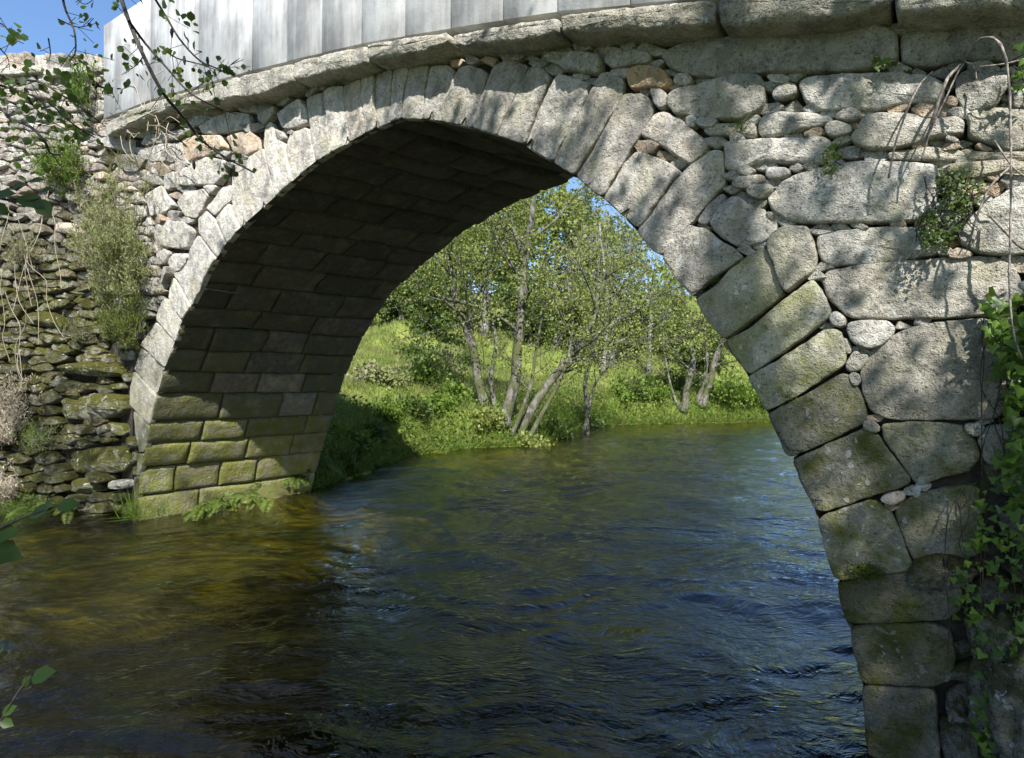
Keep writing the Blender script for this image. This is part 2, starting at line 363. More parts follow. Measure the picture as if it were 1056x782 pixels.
VOUS = [
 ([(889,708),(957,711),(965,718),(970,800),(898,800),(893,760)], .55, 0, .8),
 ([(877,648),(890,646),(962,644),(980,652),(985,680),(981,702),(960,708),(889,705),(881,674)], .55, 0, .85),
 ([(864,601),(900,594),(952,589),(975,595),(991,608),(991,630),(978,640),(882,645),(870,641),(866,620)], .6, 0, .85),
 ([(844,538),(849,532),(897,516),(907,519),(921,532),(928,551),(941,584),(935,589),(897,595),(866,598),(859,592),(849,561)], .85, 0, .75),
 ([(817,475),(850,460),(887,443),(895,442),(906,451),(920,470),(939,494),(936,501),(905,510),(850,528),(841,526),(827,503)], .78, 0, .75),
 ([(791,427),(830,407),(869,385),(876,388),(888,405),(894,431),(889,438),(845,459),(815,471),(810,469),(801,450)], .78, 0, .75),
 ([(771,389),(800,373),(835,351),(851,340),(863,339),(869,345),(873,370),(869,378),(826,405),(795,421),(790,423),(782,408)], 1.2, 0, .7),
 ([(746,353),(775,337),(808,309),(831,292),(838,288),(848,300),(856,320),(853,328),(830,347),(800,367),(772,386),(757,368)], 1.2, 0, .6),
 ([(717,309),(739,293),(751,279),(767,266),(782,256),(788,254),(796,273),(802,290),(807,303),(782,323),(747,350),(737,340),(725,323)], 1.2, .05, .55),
 ([(683,265),(690,252),(711,232),(729,237),(740,246),(757,256),(766,265),(748,277),(733,287),(719,300),(713,306),(700,291)], .95, 0, .12),
 ([(657,239),(672,221),(690,193),(711,171),(734,154),(745,156),(747,189),(723,216),(711,230),(682,263),(673,259)], 1.05, .03, .05),
 ([(621,204),(634,184),(644,166),(655,155),(673,161),(690,168),(702,177),(690,191),(673,214),(658,234),(650,230),(634,215)], 1.0, 0, .05),
 ([(594,182),(611,155),(623,132),(641,99),(647,96),(663,97),(673,105),(674,115),(661,137),(650,152),(631,185),(621,201),(614,200)], 1.0, 0, 0),
 ([(571,168),(576,156),(591,126),(606,100),(614,84),(619,75),(627,73),(643,82),(642,96),(626,125),(606,159),(593,180),(588,179)], .98, 0, .12),
 ([(540,150),(555,110),(569,82),(575,73),(586,77),(608,84),(605,97),(590,126),(574,153),(569,165),(560,163)], .98, 0, .02),
 (rj(J17, [(539,149),(555,108),(568,80),(558,67)]), .92, 0, .08),
 (rj(J18, [(511,140),(524,112),(534,88),(544,67),(523,60)]), .95, .03, .1),
 (rj(J19 + [(481,66)], [(487,132),(493,106),(501,84),(503,75),(495,70)]), 1.0, .02, .08),
 (rj(J20, [(454,125),(458,104),(465,84),(466,72),(462,66)]), 1.0, 0, .03),
 (rj(J21, J20), 1.0, 0, 0), (rj(J22, J21), 1.02, .0, 0), (rj(J23, J22), 1.05, .0, 0), (rj(J24, J23), 1.05, .03, 0),
 (rj(J25, J24), 1.02, .15, 0), (rj(J26 + [(342,90)], J25), 1.08, .0, 0), (rj(J27 + [(322,98)], J26), 1.08, 0, 0),
 ([(302,187),(296,165),(294,152),(300,136),(316,131),(319,140),(325,167)], 1.1, 0, 0),
 ([(284,203),(277,175),(271,150),(272,130),(278,124),(283,135),(290,146),(294,156),(302,187)], 1.1, 0, 0),
 ([(247,236),(240,221),(237,205),(238,180),(250,165),(263,156),(270,152),(276,178),(284,203),(266,218)], 1.1, 0, 0),
 ([(212,215),(227,193),(236,190),(237,206),(221,223)], 1.12, 0, 0),
 ([(221,225),(235,209),(240,222),(247,236),(233,252),(228,240)], 1.1, 0, 0),
 ([(204,225),(212,217),(220,226),(228,242),(233,252),(224,266),(213,252),(204,240)], 1.12, 0, 0),
 ([(195,262),(204,242),(213,254),(223,267),(215,280),(207,298),(198,316),(185,293),(178,282),(186,270)], 1.12, 0, 0),
 ([(174,300),(177,285),(185,295),(197,316),(188,330),(180,318),(173,308)], 1.12, 0, .05),
 ([(162,322),(168,308),(173,309),(187,330),(181,353),(172,343),(161,330)], 1.05, 0, .15),
 ([(147,356),(160,332),(171,343),(180,354),(170,379),(158,368)], 1.05, 0, .25),
 ([(138,381),(146,358),(158,369),(170,380),(162,407),(150,396)], 1.0, 0, .35),
 ([(133,402),(137,383),(150,396),(162,408),(155,439),(144,429),(133,417)], .98, .03, .45),
 ([(136,424),(142,428),(155,440),(149,467),(142,466),(138,445)], .85, 0, .6),
 ([(142,468),(149,468),(144,491),(140,491)], .7, 0, .8),
 ([(139,492),(144,491),(141,545),(136,545)], .6, 0, .9),
]
SPAN = [ # right spandrel, then left spandrel
 ([(790,251),(797,240),(809,234),(833,234),(838,247),(841,262),(840,276),(836,282),(823,290),(811,301),(806,296),(797,270)], 1.05, .04, .4),
 ([(646,76),(653,69),(670,68),(687,74),(695,86),(684,91),(650,91)], .95, .95, 0),
 ([(689,97),(700,91),(717,88),(741,80),(766,76),(784,78),(788,91),(787,107),(780,114),(764,122),(726,120),(695,116),(688,107)], 1.05, .03, .15),
 ([(660,139),(675,117),(685,115),(702,124),(728,146),(727,157),(711,169),(700,162),(674,145)], 1.02, .12, 0),
 ([(681,55),(700,45),(790,34),(905,26),(925,36),(925,66),(900,70),(835,75),(790,73),(748,78),(712,77),(688,68)], .8, 0, .15),
 ([(928,32),(1000,22),(1100,16),(1100,60),(1000,60),(950,68),(930,64)], .8, 0, .15),
 ([(557,60),(566,54),(601,54),(618,57),(620,66),(617,76),(601,74),(581,71),(575,66)], .9, 0, .05),
 ([(623,63),(632,55),(653,52),(670,55),(671,63),(653,66),(632,70)], .9, 0, .05),
 ([(824,85),(831,80),(861,77),(892,75),(925,74),(958,78),(974,86),(973,104),(958,104),(931,106),(900,111),(870,113),(846,113),(832,105),(826,94)], 1.1, 0, .02),
 ([(986,82),(995,72),(1013,76),(1038,76),(1040,87),(1032,98),(1026,110),(1006,116),(992,111),(986,96)], 1.0, 0, .15),
 ([(1044,88),(1047,78),(1110,68),(1110,110),(1043,112)], 1.0, 0, .2),
 ([(781,126),(787,117),(806,114),(843,116),(858,121),(857,125),(837,131),(808,137),(786,139),(781,134)], 1.0, 0, .1),
 ([(851,129),(861,125),(877,130),(878,136),(861,140),(852,137)], 1.1, 0, 0),
 ([(861,121),(869,114),(883,112),(888,119),(883,124),(870,124)], 1.05, .05, 0),
 ([(887,125),(892,119),(910,116),(940,118),(964,124),(985,120),(993,124),(994,138),(961,142),(931,151),(900,153),(886,150),(877,141),(883,133)], 1.05, .05, .1),
 ([(997,118),(1017,112),(1110,112),(1110,150),(1044,153),(1023,148),(999,140)], .98, .05, .3),
 ([(746,154),(747,146),(778,143),(809,142),(850,141),(857,145),(857,157),(851,168),(818,168),(786,165),(775,170),(761,175),(748,174)], 1.1, 0, .02),
 ([(790,205),(807,187),(824,178),(844,173),(880,166),(923,166),(962,169),(970,176),(966,195),(964,215),(945,226),(900,228),(830,229),(812,226),(796,216)], 1.1, 0, .03),
 ([(731,228),(735,221),(747,207),(755,202),(761,203),(772,210),(787,216),(800,231),(798,237),(789,247),(780,250),(766,256),(754,251),(738,240)], 1.02, 0, .02),
 ([(841,243),(862,238),(916,233),(959,234),(972,246),(968,260),(923,269),(855,275),(845,265)], 1.08, 0, .05),
 ([(846,287),(853,279),(892,272),(968,266),(1022,264),(1045,272),(1056,299),(1050,318),(1026,324),(968,327),(915,328),(876,327),(869,321),(853,306)], .88, .05, .15),
 ([(874,334),(887,331),(915,331),(923,337),(921,343),(907,357),(897,360),(881,354),(874,343)], 1.0, 0, .1),
 ([(888,384),(892,368),(911,350),(945,336),(984,331),(1018,329),(1034,345),(1038,380),(1038,420),(1026,432),(968,433),(915,432),(899,426),(890,406)], .70, .05, .25),
 ([(909,438),(940,436),(968,437),(992,439),(1006,456),(1011,472),(999,487),(965,494),(949,501),(942,495),(926,472),(911,452)], .92, 0, .7),
 ([(994,438),(1013,438),(1014,444),(1008,450),(1000,448)], .95, 0, .2),
 ([(1009,455),(1017,441),(1031,439),(1062,440),(1062,478),(1029,480),(1017,477),(1013,464)], .8, 0, .25),
 ([(924,529),(928,519),(946,510),(974,504),(1005,500),(1012,520),(1012,570),(990,579),(963,585),(949,586),(940,575),(928,545)], .72, 0, .7),
 ([(985,237),(992,229),(1023,208),(1043,195),(1110,180),(1110,260),(1037,262),(1007,260),(990,250)], .95, 0, .1),
 ([(977,264),(987,255),(998,258),(1004,263),(992,266)], 1.0, .3, .1),
 ([(972,177),(983,170),(1023,167),(1110,165),(1110,182),(1029,178),(1010,183),(986,183)], .95, .15, .35),
 ([(915,157),(935,154),(958,151),(992,155),(995,163),(969,164),(918,163)], 1.0, .1, .2),
 ([(1000,157),(1023,160),(1060,157),(1110,157),(1110,164),(1000,164)], .95, .15, .3),
 ([(769,198),(775,192),(795,191),(796,195),(787,205),(778,204)], 1.05, 0, .05),
 ([(754,190),(760,182),(787,181),(789,187),(769,194)], .95, .1, .1),
 ([(789,179),(792,173),(810,173),(815,178),(803,184),(792,184)], 1.05, 0, 0),
 ([(718,228),(731,210),(745,199),(747,205),(731,224),(728,230)], .85, 0, 0),
 ([(724,133),(732,127),(766,126),(778,128),(778,139),(747,137),(731,138)], 1.05, .05, .1),
 ([(789,76),(800,74),(813,78),(812,84),(797,83)], 1.1, 0, 0),
 ([(797,93),(810,85),(821,88),(820,97),(806,101),(797,100)], 1.1, 0, 0),
 ([(872,377),(881,362),(895,367),(887,381),(875,383)], .85, 0, .1),
 ([(855,327),(861,321),(871,328),(870,337),(860,336)], 1.0, 0, 0),
 ([(876,387),(881,384),(887,390),(884,398),(879,395)], .9, 0, .1),
 ([(868,351),(872,348),(878,361),(874,366),(870,360)], .95, .1, .1),
 ([(890,437),(897,432),(907,443),(906,446),(893,443)], .9, .05, .2),
 ([(907,515),(916,509),(931,508),(933,514),(922,520),(913,519)], 1.1, .35, 0),
 ([(930,508),(940,502),(949,505),(949,509),(936,511)], .9, 0, .1),
 ([(694,82),(699,76),(711,77),(713,85),(705,88),(697,87)], 1.1, .1, 0),
 ([(671,92),(676,90),(686,96),(687,108),(681,112),(675,107)], 1.1, 0, 0),
 ([(707,121),(711,119),(718,121),(716,130),(708,130)], 1.25, 0, 0),
 # left
 ([(181,189),(190,174),(212,162),(233,166),(230,182),(224,190),(189,191)], 1.12, 0, 0),
 ([(181,209),(189,198),(209,195),(215,201),(207,219),(203,225),(190,223)], 1.1, .06, 0),
 ([(149,201),(166,191),(172,201),(179,212),(167,221),(155,223)], 1.12, 0, 0),
 ([(160,234),(174,228),(189,229),(197,238),(193,257),(166,254),(161,250)], 1.08, 0, 0),
 ([(210,193),(215,191),(224,192),(220,198),(216,200)], 1.1, 0, 0),
 ([(173,270),(180,262),(194,262),(195,266),(188,278),(178,282)], 1.1, 0, 0),
 ([(162,261),(169,257),(175,260),(172,272),(163,273)], 1.05, 0, 0),
 ([(167,189),(171,180),(180,177),(180,194),(172,196)], 1.1, 0, 0),
 ([(140,162),(143,153),(158,149),(186,146),(187,158),(178,166),(151,166)], 1.1, .02, 0),
 ([(188,144),(203,140),(227,140),(231,152),(218,159),(190,166)], 1.05, .5, 0),
 ([(232,141),(255,134),(263,141),(264,153),(255,160),(241,158)], 1.05, .4, 0),
 ([(204,130),(218,121),(235,115),(255,117),(258,129),(250,133),(218,138),(207,137)], 1.0, 0, 0),
 ([(264,116),(282,109),(283,118),(271,129),(266,124)], 1.0, 0, 0),
 ([(285,117),(309,102),(315,111),(316,126),(300,133),(290,131)], 1.1, 0, 0),
 ([(283,133),(290,136),(292,141),(289,146),(285,142)], 1.0, 0, 0),
 ([(145,148),(150,140),(175,136),(195,132),(203,134),(185,143),(150,150)], 1.0, 0, 0),
]
LEFT = [ # traced stones of the left retaining wall
 ([(70,466),(94,461),(129,459),(135,478),(123,489),(76,489)], .75, .1, .9),
 ([(63,408),(100,404),(129,407),(128,425),(102,435),(63,433)], .9, .05, .7),
 ([(74,493),(102,492),(109,508),(76,511)], .7, 0, .9), ([(112,495),(132,494),(132,505),(111,506)], .95, 0, .2),
 ([(106,509),(131,508),(127,519),(108,517)], .6, 0, .9), ([(131,449),(142,451),(141,463),(131,463)], .7, 0, .8),
 ([(136,465),(143,464),(142,478),(136,478)], .65, 0, .9), ([(136,480),(142,480),(141,491),(136,491)], .6, 0, .9),
 ([(59,376),(90,371),(120,373),(127,388),(100,390),(64,385)], .8, 0, 1.0), ([(29,322),(50,320),(66,328),(66,340),(31,336)], .8, 0, 1.0),
 ([(56,239),(60,228),(80,230),(84,242),(70,243)], 1.15, .35, 0), ([(60,78),(70,75),(92,73),(94,79),(72,82)], 1.1, 0, 0),
 ([(80,104),(84,86),(93,85),(92,100),(88,105)], 1.05, .05, 0),
]
def cells(x0, x1, y0, y1, rows, wmin, wmax, inside):
    """outlines of random rubble: cells round jittered seeds laid in rough courses"""
    seeds = []
    y = y0
    while y < y1:
        hgt = rows[0] + (rows[1] - rows[0]) * RS.rand()
        x = x0 - RS.rand() * wmax
        while x < x1:
            w = wmin + (wmax - wmin) * RS.rand() ** 1.7
            seeds.append((x + w / 2, y + hgt / 2 + (RS.rand() - .5) * hgt * .6)); x += w
            if RS.rand() < .25: seeds.append((x - w * .3, y + hgt * .9))
        y += hgt
    S = np.array(seeds); an = np.array([.62, 1.0]); S2 = S * an; out = []
    for i in range(len(S)):
        if not inside(*S[i]): continue
        poly = [S2[i] + np.array(q) * 26 for q in ((-1, -1), (1, -1), (1, 1), (-1, 1))]
        d = np.linalg.norm(S2 - S2[i], axis=1); nb = np.argsort(d)[1:16]
        for k in nb:
            m = (S2[i] + S2[k]) / 2; nn = S2[k] - S2[i]; new = []
            for a in range(len(poly)):
                p, q = poly[a], poly[(a + 1) % len(poly)]; dp = (p - m) @ nn; dq = (q - m) @ nn
                if dp <= 0: new.append(p)
                if (dp < 0) != (dq < 0): new.append(p + (q - p) * dp / (dp - dq))
            poly = new
            if len(poly) < 3: break
        if len(poly) >= 3:
            Pn = np.array(poly); keep = [Pn[0]]
            for p in Pn[1:]:
                if np.linalg.norm(p - keep[-1]) > .8: keep.append(p)
            if len(keep) >= 3: out.append(np.array(keep) / an)
    return out
def inpoly(X, Y, P):
    P = np.asarray(P, float); r = np.zeros(X.shape, bool); j = len(P) - 1
    for i in range(len(P)):
        xi, yi = P[i]; xj, yj = P[j]
        c = ((yi > Y) != (yj > Y)) & (X < (xj - xi) * (Y - yi) / (yj - yi + 1e-12) + xi); r ^= c; j = i
    return r
# filling the gaps between the traced stones with small wedged stones
gx, gy = np.meshgrid(np.arange(100, 1084, 1.5), np.arange(20, 790, 1.5))
ax_ = 2.0
wallpoly = INTR[:] + [(112,545),(112,140),(247,104),(302,90),(378,74),(460,60),(575,44),(736,40),(918,24),(1084,16),(1084,790)]
free = inpoly(gx, gy, wallpoly)
for p, *_ in VOUS + SPAN: free &= ~inpoly(gx, gy, p)
leftzone = free & (gx < 152)
free &= ~((gx < 150) & (gy > 175))
free &= ~((gx > 960) & (gy > 480))
dist = np.where(free, 99.0, 0.0)
dx, dy = 1.5 / ax_, 1.5
for _ in range(14):
    for sh, axd, stp in ((1, 1, dx), (-1, 1, dx), (1, 0, dy), (-1, 0, dy)):
        dist = np.minimum(dist, np.roll(dist, sh, axd) + stp)
CHINK = []
dist *= free
while True:
    k = np.argmax(dist); r = dist.flat[k]
    if r < 3.4 or len(CHINK) > 420: break
    cx, cy = gx.flat[k], gy.flat[k]; rr = min(r * 1.0, 3.5 + RS.rand() * 6.5)
    n = RS.randint(4, 7); a = np.sort((np.arange(n) + (RS.rand(n) - .5) * .8) / n * 2 * math.pi); q = rr * (1.0 + .42 * RS.rand(n))
    CHINK.append([(cx + math.cos(t) * u * ax_, cy + math.sin(t) * u) for t, u in zip(a, q)])
    dist = np.minimum(dist, np.maximum(0, np.hypot((gx - cx) / ax_, gy - cy) - rr)) * free

# ------------------------------------------------------------------ the bridge
foot = (*(P0 + WD * 3.6 + BD * 1.1), WL)
bridge = thing('stone_bridge', foot, 'old granite arch bridge with a humped cornice and smooth pale parapet over the river', 'bridge')
intr = px2(FACE, INTR)                                 # (s, z) of the front edge of the arch, right foot to left foot
intr[0] = (intr[0][0], -2.2); intr[-1] = (intr[-1][0] , -2.2)
for i, (poly, br, oc, gr) in enumerate(VOUS):
    mb = MB(); P = px2(FACE, poly)
    size = math.sqrt(abs(area(P)))
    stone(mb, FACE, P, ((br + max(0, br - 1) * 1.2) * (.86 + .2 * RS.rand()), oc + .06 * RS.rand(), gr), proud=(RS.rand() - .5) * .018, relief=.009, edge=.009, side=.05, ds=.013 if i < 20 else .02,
          shrink=-.0045 if i < 13 else -.001, round_=.05, tilt=.035, bulge=.003)
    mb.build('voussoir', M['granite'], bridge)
for poly, br, oc, gr in SPAN:
    mb = MB(); dark = poly[0] in ((681,55), (928,32))
    stone(mb, FACE, px2(FACE, poly), (br * (.94 + .12 * RS.rand()), oc, gr), proud=(RS.rand() - .4) * .03 - (.0 if dark else 0), relief=.012, edge=.011, side=.12, ds=.012, shrink=-.006, round_=.06, bulge=.010)
    mb.build('spandrel_stone', M['granite'], bridge)
mb = MB()
for p in CHINK:
    q = RS.rand()
    stone(mb, FACE, px2(FACE, p), (.85 + .3 * RS.rand(), .5 if q < .15 else .08 * RS.rand(), .2 * RS.rand() if p[0][1] > 150 else .05), proud=-.012 + (RS.rand() - .6) * .03, relief=.007, sm=0, edge=.006, side=.08, ds=.0075, shrink=-.003, round_=.05, bulge=.004, tilt=.3)
# the rubble left of the arch, still on the plane of the bridge
trm = [p for p, *_ in VOUS + SPAN + LEFT]
def clear(x, y, r=3):
    return not any(inpoly(np.array([x - r, x + r, x, x]), np.array([y, y, y - r * .7, y + r * .7]), p).any() for p in trm)
for p in cells(108, 170, 172, 548, (8, 15), 8, 24, lambda x, y: x > 113 and clear(x, y, 5) and inpoly(np.array([x]), np.array([y]), wallpoly)[0] and not (122 < x < 137 and 366 < y < 388)):
    y = p[:, 1].mean(); nbig = globals().get('nbig', 0); bigc = abs(area(p)) > 150 and nbig < 18
    if bigc: nbig += 1; keep_ = mb; mb = MB()
    FPL = MID if (y > 365 and p[:, 0].mean() < 139) else FACE
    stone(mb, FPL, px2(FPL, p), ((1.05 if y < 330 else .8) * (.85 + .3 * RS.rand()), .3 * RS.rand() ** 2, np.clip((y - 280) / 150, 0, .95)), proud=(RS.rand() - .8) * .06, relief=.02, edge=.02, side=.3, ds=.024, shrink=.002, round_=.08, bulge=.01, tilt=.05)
    if bigc: mb.build('spandrel_stone', M['rubble'], bridge); mb = keep_
# the lower right, behind the ivy
mb2 = mb
for p in cells(962, 1110, 478, 800, (30, 60), 30, 70, lambda x, y: clear(x, y, 3) and x > 958):
    if abs(area(p)) < 60: continue
    mb = MB()
    stone(mb, FACE, px2(FACE, p), (.5 * (.8 + .4 * RS.rand()), 0, .5), proud=(RS.rand() - .5) * .06, relief=.03, edge=.03, side=.2, ds=.015, shrink=.004, round_=.2, bulge=.03)
    mb.build('spandrel_stone', M['rubble'], bridge)
mb2.build('rubble_filling', M['rubble'], bridge)

# the vault: courses from the front edge to the back edge
bk_px = [(590,187),(540,205),(480,239),(440,270),(405,302),(378,343),(357,388),(346,425),(335,460),(322,505)]
bk = px2(BACK, bk_px)
def resn(P, n):
    L = np.r_[0, np.cumsum(np.linalg.norm(np.diff(P, axis=0), axis=1))]; q = np.linspace(0, L[-1], n)
    return np.column_stack([np.interp(q, L, P[:, 0]), np.interp(q, L, P[:, 1])])
rightback = [(s_, z_ + .12) for s_, z_ in intr if s_ < 2.7]
back = np.array(rightback + [tuple(p) for p in bk] + [(bk[-1][0] + .02, -2.2)])
# earth and mortar behind the stones, with the road deck: one solid per column
def intr_z(s):
    o = np.argsort(intr[:, 0]); return np.interp(s, intr[o, 0], intr[o, 1])
CORN_T = [(60,138),(106,126),(143,108),(200,92),(247,78),(302,64),(378,46),(462,32),(574,14),(736,-1),(918,-14),(1100,-22)]
corn = px2(FACE, CORN_T)
def corn_z(s): o = np.argsort(corn[:, 0]); return np.interp(s, corn[o, 0], corn[o, 1])
sR, sL = intr[:, 0].min(), intr[:, 0].max()
ss = np.unique(np.r_[np.linspace(-2.5, sR - .05, 6), np.linspace(sR + .0, sL, 90), np.linspace(sL + .05, cs + .3, 6)])
mb = MB()
def lowz(s, bk_=False):
    if s < sR - .03 or s > sL + .03: return -2.4
    if s < sR + .02 or s > sL - .02: return -.9
    z = max(intr_z(s + .03), intr_z(s - .03))
    if bk_: o = np.argsort(back[:, 0]); z = max(z, np.interp(s, back[o, 0], back[o, 1]))
    return min(z + .06, corn_z(s) - .1)
for a, b2 in zip(ss[:-1], ss[1:]):
    V = []
    for off in (-.055, -BW + .05):
        la, lb = lowz(a, off < -1), lowz(b2, off < -1)
        V += list(FACE.pos([(a, la), (b2, lb), (b2, corn_z(b2) - .03), (a, corn_z(a) - .03)], off))
    mb.add(V, np.array([(0, 1, 2, 3), (7, 6, 5, 4), (0, 4, 5, 1), (3, 2, 6, 7), (0, 3, 7, 4), (1, 5, 6, 2)]))
mb.build('wall_core', M['mortar'], bridge, smooth=False)

# matching parameters: by equal heights on the left, by arc length elsewhere
NU = 240
fr = resn(intr, NU); bb = resn(back, NU)
# make the left haunch courses level from front to back
top_f = np.argmax(fr[:, 1]); top_b = np.argmax(bb[:, 1])
def byz(curve, top, side, z):
    seg = curve[top:] if side else curve[:top + 1][::-1]
    zz = seg[:, 1]; zz = np.minimum.accumulate(zz) - np.arange(len(zz)) * 1e-6
    return np.array([np.interp(-z, -zz, seg[:, 0]), z])
def frac(curve, top, side, u):       # u from 0 crown to 1 foot, mixing arc length with height
    seg = curve[top:] if side else curve[:top + 1][::-1]
    L = np.r_[0, np.cumsum(np.linalg.norm(np.diff(seg, axis=0), axis=1))]
    return np.array([np.interp(u * L[-1], L, seg[:, 0]), np.interp(u * L[-1], L, seg[:, 1])])
def vpos(side, u, v, off=0.0):
    f = frac(fr, top_f, side, u); g = frac(bb, top_b, side, u)
    if u > .35 and side:
        w = min(1, (u - .35) / .3); g2 = byz(bb, top_b, side, f[1]); g = g * (1 - w) + g2 * w
    p = FACE.pos([f])[0] * (1 - v) + BACK.pos([g])[0] * v
    return p
mb = MB()
for side, courses in ((1, 21), (0, 20)):
    us = np.linspace(0, 1, courses + 1); us[1:-1] += (RS.rand(courses - 1) - .5) * .25 / courses
    for c_ in range(courses):
        u0, u1 = us[c_], us[c_ + 1]
        v = -.0 if c_ % 2 else -.0; vs = [0.0]; first = .12 + .22 * RS.rand()
        vs.append(first)
        while vs[-1] < .9: vs.append(vs[-1] + .20 + .16 * RS.rand())
        vs[-1] = 1.0
        if len(vs) > 2 and vs[-1] - vs[-2] < .1: vs.pop(-2)
        for v0, v1 in zip(vs[:-1], vs[1:]):
            nu, nv = 8, 16
            eu = (u1 - u0) * .045 + .0008; ev = .006
            uu = np.r_[u0, u0 + eu, np.linspace(u0 + eu * 2.6, u1 - eu * 2.6, nu - 4), u1 - eu, u1]
            vv = np.r_[v0 + (0.0), v0 + ev, np.linspace(v0 + ev * 2.8, v1 - ev * 2.8, nv - 4), v1 - ev, v1]
            G = np.array([[vpos(side, a, b_) for b_ in vv] for a in uu])
            du = G[-1, nv // 2] - G[0, nv // 2]; dv = G[nu // 2, -1] - G[nu // 2, 0]
            nn = np.cross(du, dv); nn /= np.linalg.norm(nn)
            mid = G[nu // 2, nv // 2]; inward = np.array([*(P0 + WD * 3.6 + BD * BW * .5), 0.0]) - mid
            if nn @ inward < 0: nn = -nn
            pr = (RS.rand() - .5) * .03 - (0 if side else .035)
            prof_u = np.r_[-.055, -.012, np.zeros(nu - 4), -.012, -.055]; prof_v = np.r_[-.055, -.012, np.zeros(nv - 4), -.012, -.055]
            if v0 == 0: prof_v[:2] = (-.004, 0); pr = min(pr, -.006)
            pro = np.minimum(prof_u[:, None], prof_v[None, :])
            Q = G.reshape(-1, 3); sd = RS.rand() * 50
            rel = (fbm(Q + sd, 4, 2) * .012 + fbm(Q + sd, 16, 3) * .005).reshape(nu, nv)
            fv = np.clip(vv / .09, 0, 1)[None, :]
            G = G + (pro + (pr + rel) * fv * (pro > -.05))[..., None] * nn
            i = np.arange(nu - 1)[:, None] * nv; j = np.arange(nv - 1)[None]
            Fq = np.stack([(i + j).ravel(), (i + j + 1).ravel(), (i + nv + j + 1).ravel(), (i + nv + j).ravel()], 1)
            if np.cross(G[1, 0] - G[0, 0], G[0, 1] - G[0, 0]) @ nn > 0: Fq = Fq[:, ::-1]
            um = (u0 + u1) / 2; q = RS.rand()
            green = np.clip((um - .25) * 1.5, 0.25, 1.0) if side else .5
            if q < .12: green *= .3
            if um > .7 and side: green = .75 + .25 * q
            mb.add(G.reshape(-1, 3), Fq, ((.6 + .35 * RS.rand()) * (1 + 1.5 * np.clip((um - .55) * 2.4, 0, 1) * side), .12 * RS.rand() ** 2, green))  # tint of the lower left courses raised to brighten the sunlit wedge
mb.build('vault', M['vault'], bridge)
# back ring, plain faced
mb = MB()
outer = back.copy()
for k in range(0, len(bb) - 8, 8):
    a, b_ = bb[k], bb[min(k + 8, len(bb) - 1)]; t_ = b_ - a; n_ = np.array([t_[1], -t_[0]]); n_ /= np.linalg.norm(n_) + 1e-9
    cm = bb.mean(0)
    if n_ @ (a - np.array([3.6, -1])) < 0: n_ = -n_
    bp = Plane(P0 + BD * BW, WD, BD)
    stone(mb, bp, [a + n_ * .05, b_ + n_ * .05, b_ + n_ * .5, a + n_ * .5], (.9, 0, .4), ds=.05, side=.2)
mb.build('back_arch_ring', M['granite'], bridge)

# cornice slabs
CORN = [
 [(106,127),(143,108),(200,92),(246,78),(247,100),(232,104),(190,108),(160,117),(138,126),(112,139),(107,138)],
 [(248,78),(302,64),(302,84),(285,92),(262,98),(248,101)],
 [(303,64),(345,53),(378,46),(378,65),(355,72),(330,77),(303,84)],
 [(379,46),(420,39),(462,32),(460,42),(447,49),(410,59),(380,64)],
 [(464,34),(520,24),(574,16),(574,32),(560,36),(530,42),(500,44),(465,46)],
 [(576,14),(650,5),(736,-3),(736,23),(700,27),(643,30),(578,34)],
 [(738,-4),(830,-14),(918,-24),(918,6),(890,12),(850,18),(800,23),(770,25),(740,23)],
 [(920,-24),(1000,-30),(1120,-38),(1120,0),(1060,5),(1000,7),(960,10),(922,10)]]
CPL = Plane(P0 - BD * .155, WD, -BD)
for i, p in enumerate(CORN):
    mb = MB()
    stone(mb, CPL, px2(CPL, p), (.9 + .15 * RS.rand(), .08 if i in (3, 5) else .03, .12 if i < 5 else .25), proud=(RS.rand() - .5) * .03, relief=.014, edge=.02, side=.55, ds=.014 if i > 3 else .022, shrink=.0, round_=.07, tilt=.02, bulge=.006)
    mb.build('cornice_slab', M['cornice'], bridge)
# parapet slabs
PJ = [107,155,205,260,296,332,373,418,465,519,575,650,740,850,970,1120]
PPL = Plane(P0 - BD * .07, WD, -BD)
for i, (xa, xb) in enumerate(zip(PJ[:-1], PJ[1:])):
    sa, sb = PPL.sz(xa, 100)[0], PPL.sz(xb, 100)[0]; g_ = .0015
    za, zb = corn_z(sa) - .03, corn_z(sb) - .03; H = 1.16
    P = [(sa - g_, za), (sa - g_, za + H), (sb + g_, zb + H), (sb + g_, zb)]
    mb = MB(); off0 = (RS.rand() - .5) * .003; th = .22
    # bevelled slab
    be = .003; cx_ = np.mean(P, axis=0)
    inn = np.array(P) + np.sign(cx_ - np.array(P)) * be
    V = np.concatenate([PPL.pos(P, -th), PPL.pos(P, off0 - be), PPL.pos(inn, off0)])
    mb.add(V, [(3, 2, 1, 0), (8, 9, 10, 11)] + [(k, (k + 1) % 4, 4 + (k + 1) % 4, 4 + k) for k in range(4)] + [(4 + k, 4 + (k + 1) % 4, 8 + (k + 1) % 4, 8 + k) for k in range(4)], (.98 + .04 * RS.rand(), 0, 0))
    mb.build('parapet_slab', M['parapet'], bridge, smooth=False)
mb = MB()   # parapet on the far side
for xa in np.arange(-2.0, cs, 1.0):
    za, zb = corn_z(xa), corn_z(xa + 1)
    V = np.concatenate([FACE.pos([(xa, za - .2), (xa, za + 1.1), (xa + .99, zb + 1.1), (xa + .99, zb - .2)], o_) for o_ in (-BW + .2, -BW)])
    mb.add(V, np.array([(0, 1, 2, 3), (7, 6, 5, 4), (0, 4, 5, 1), (1, 5, 6, 2), (2, 6, 7, 3), (3, 7, 4, 0)]))
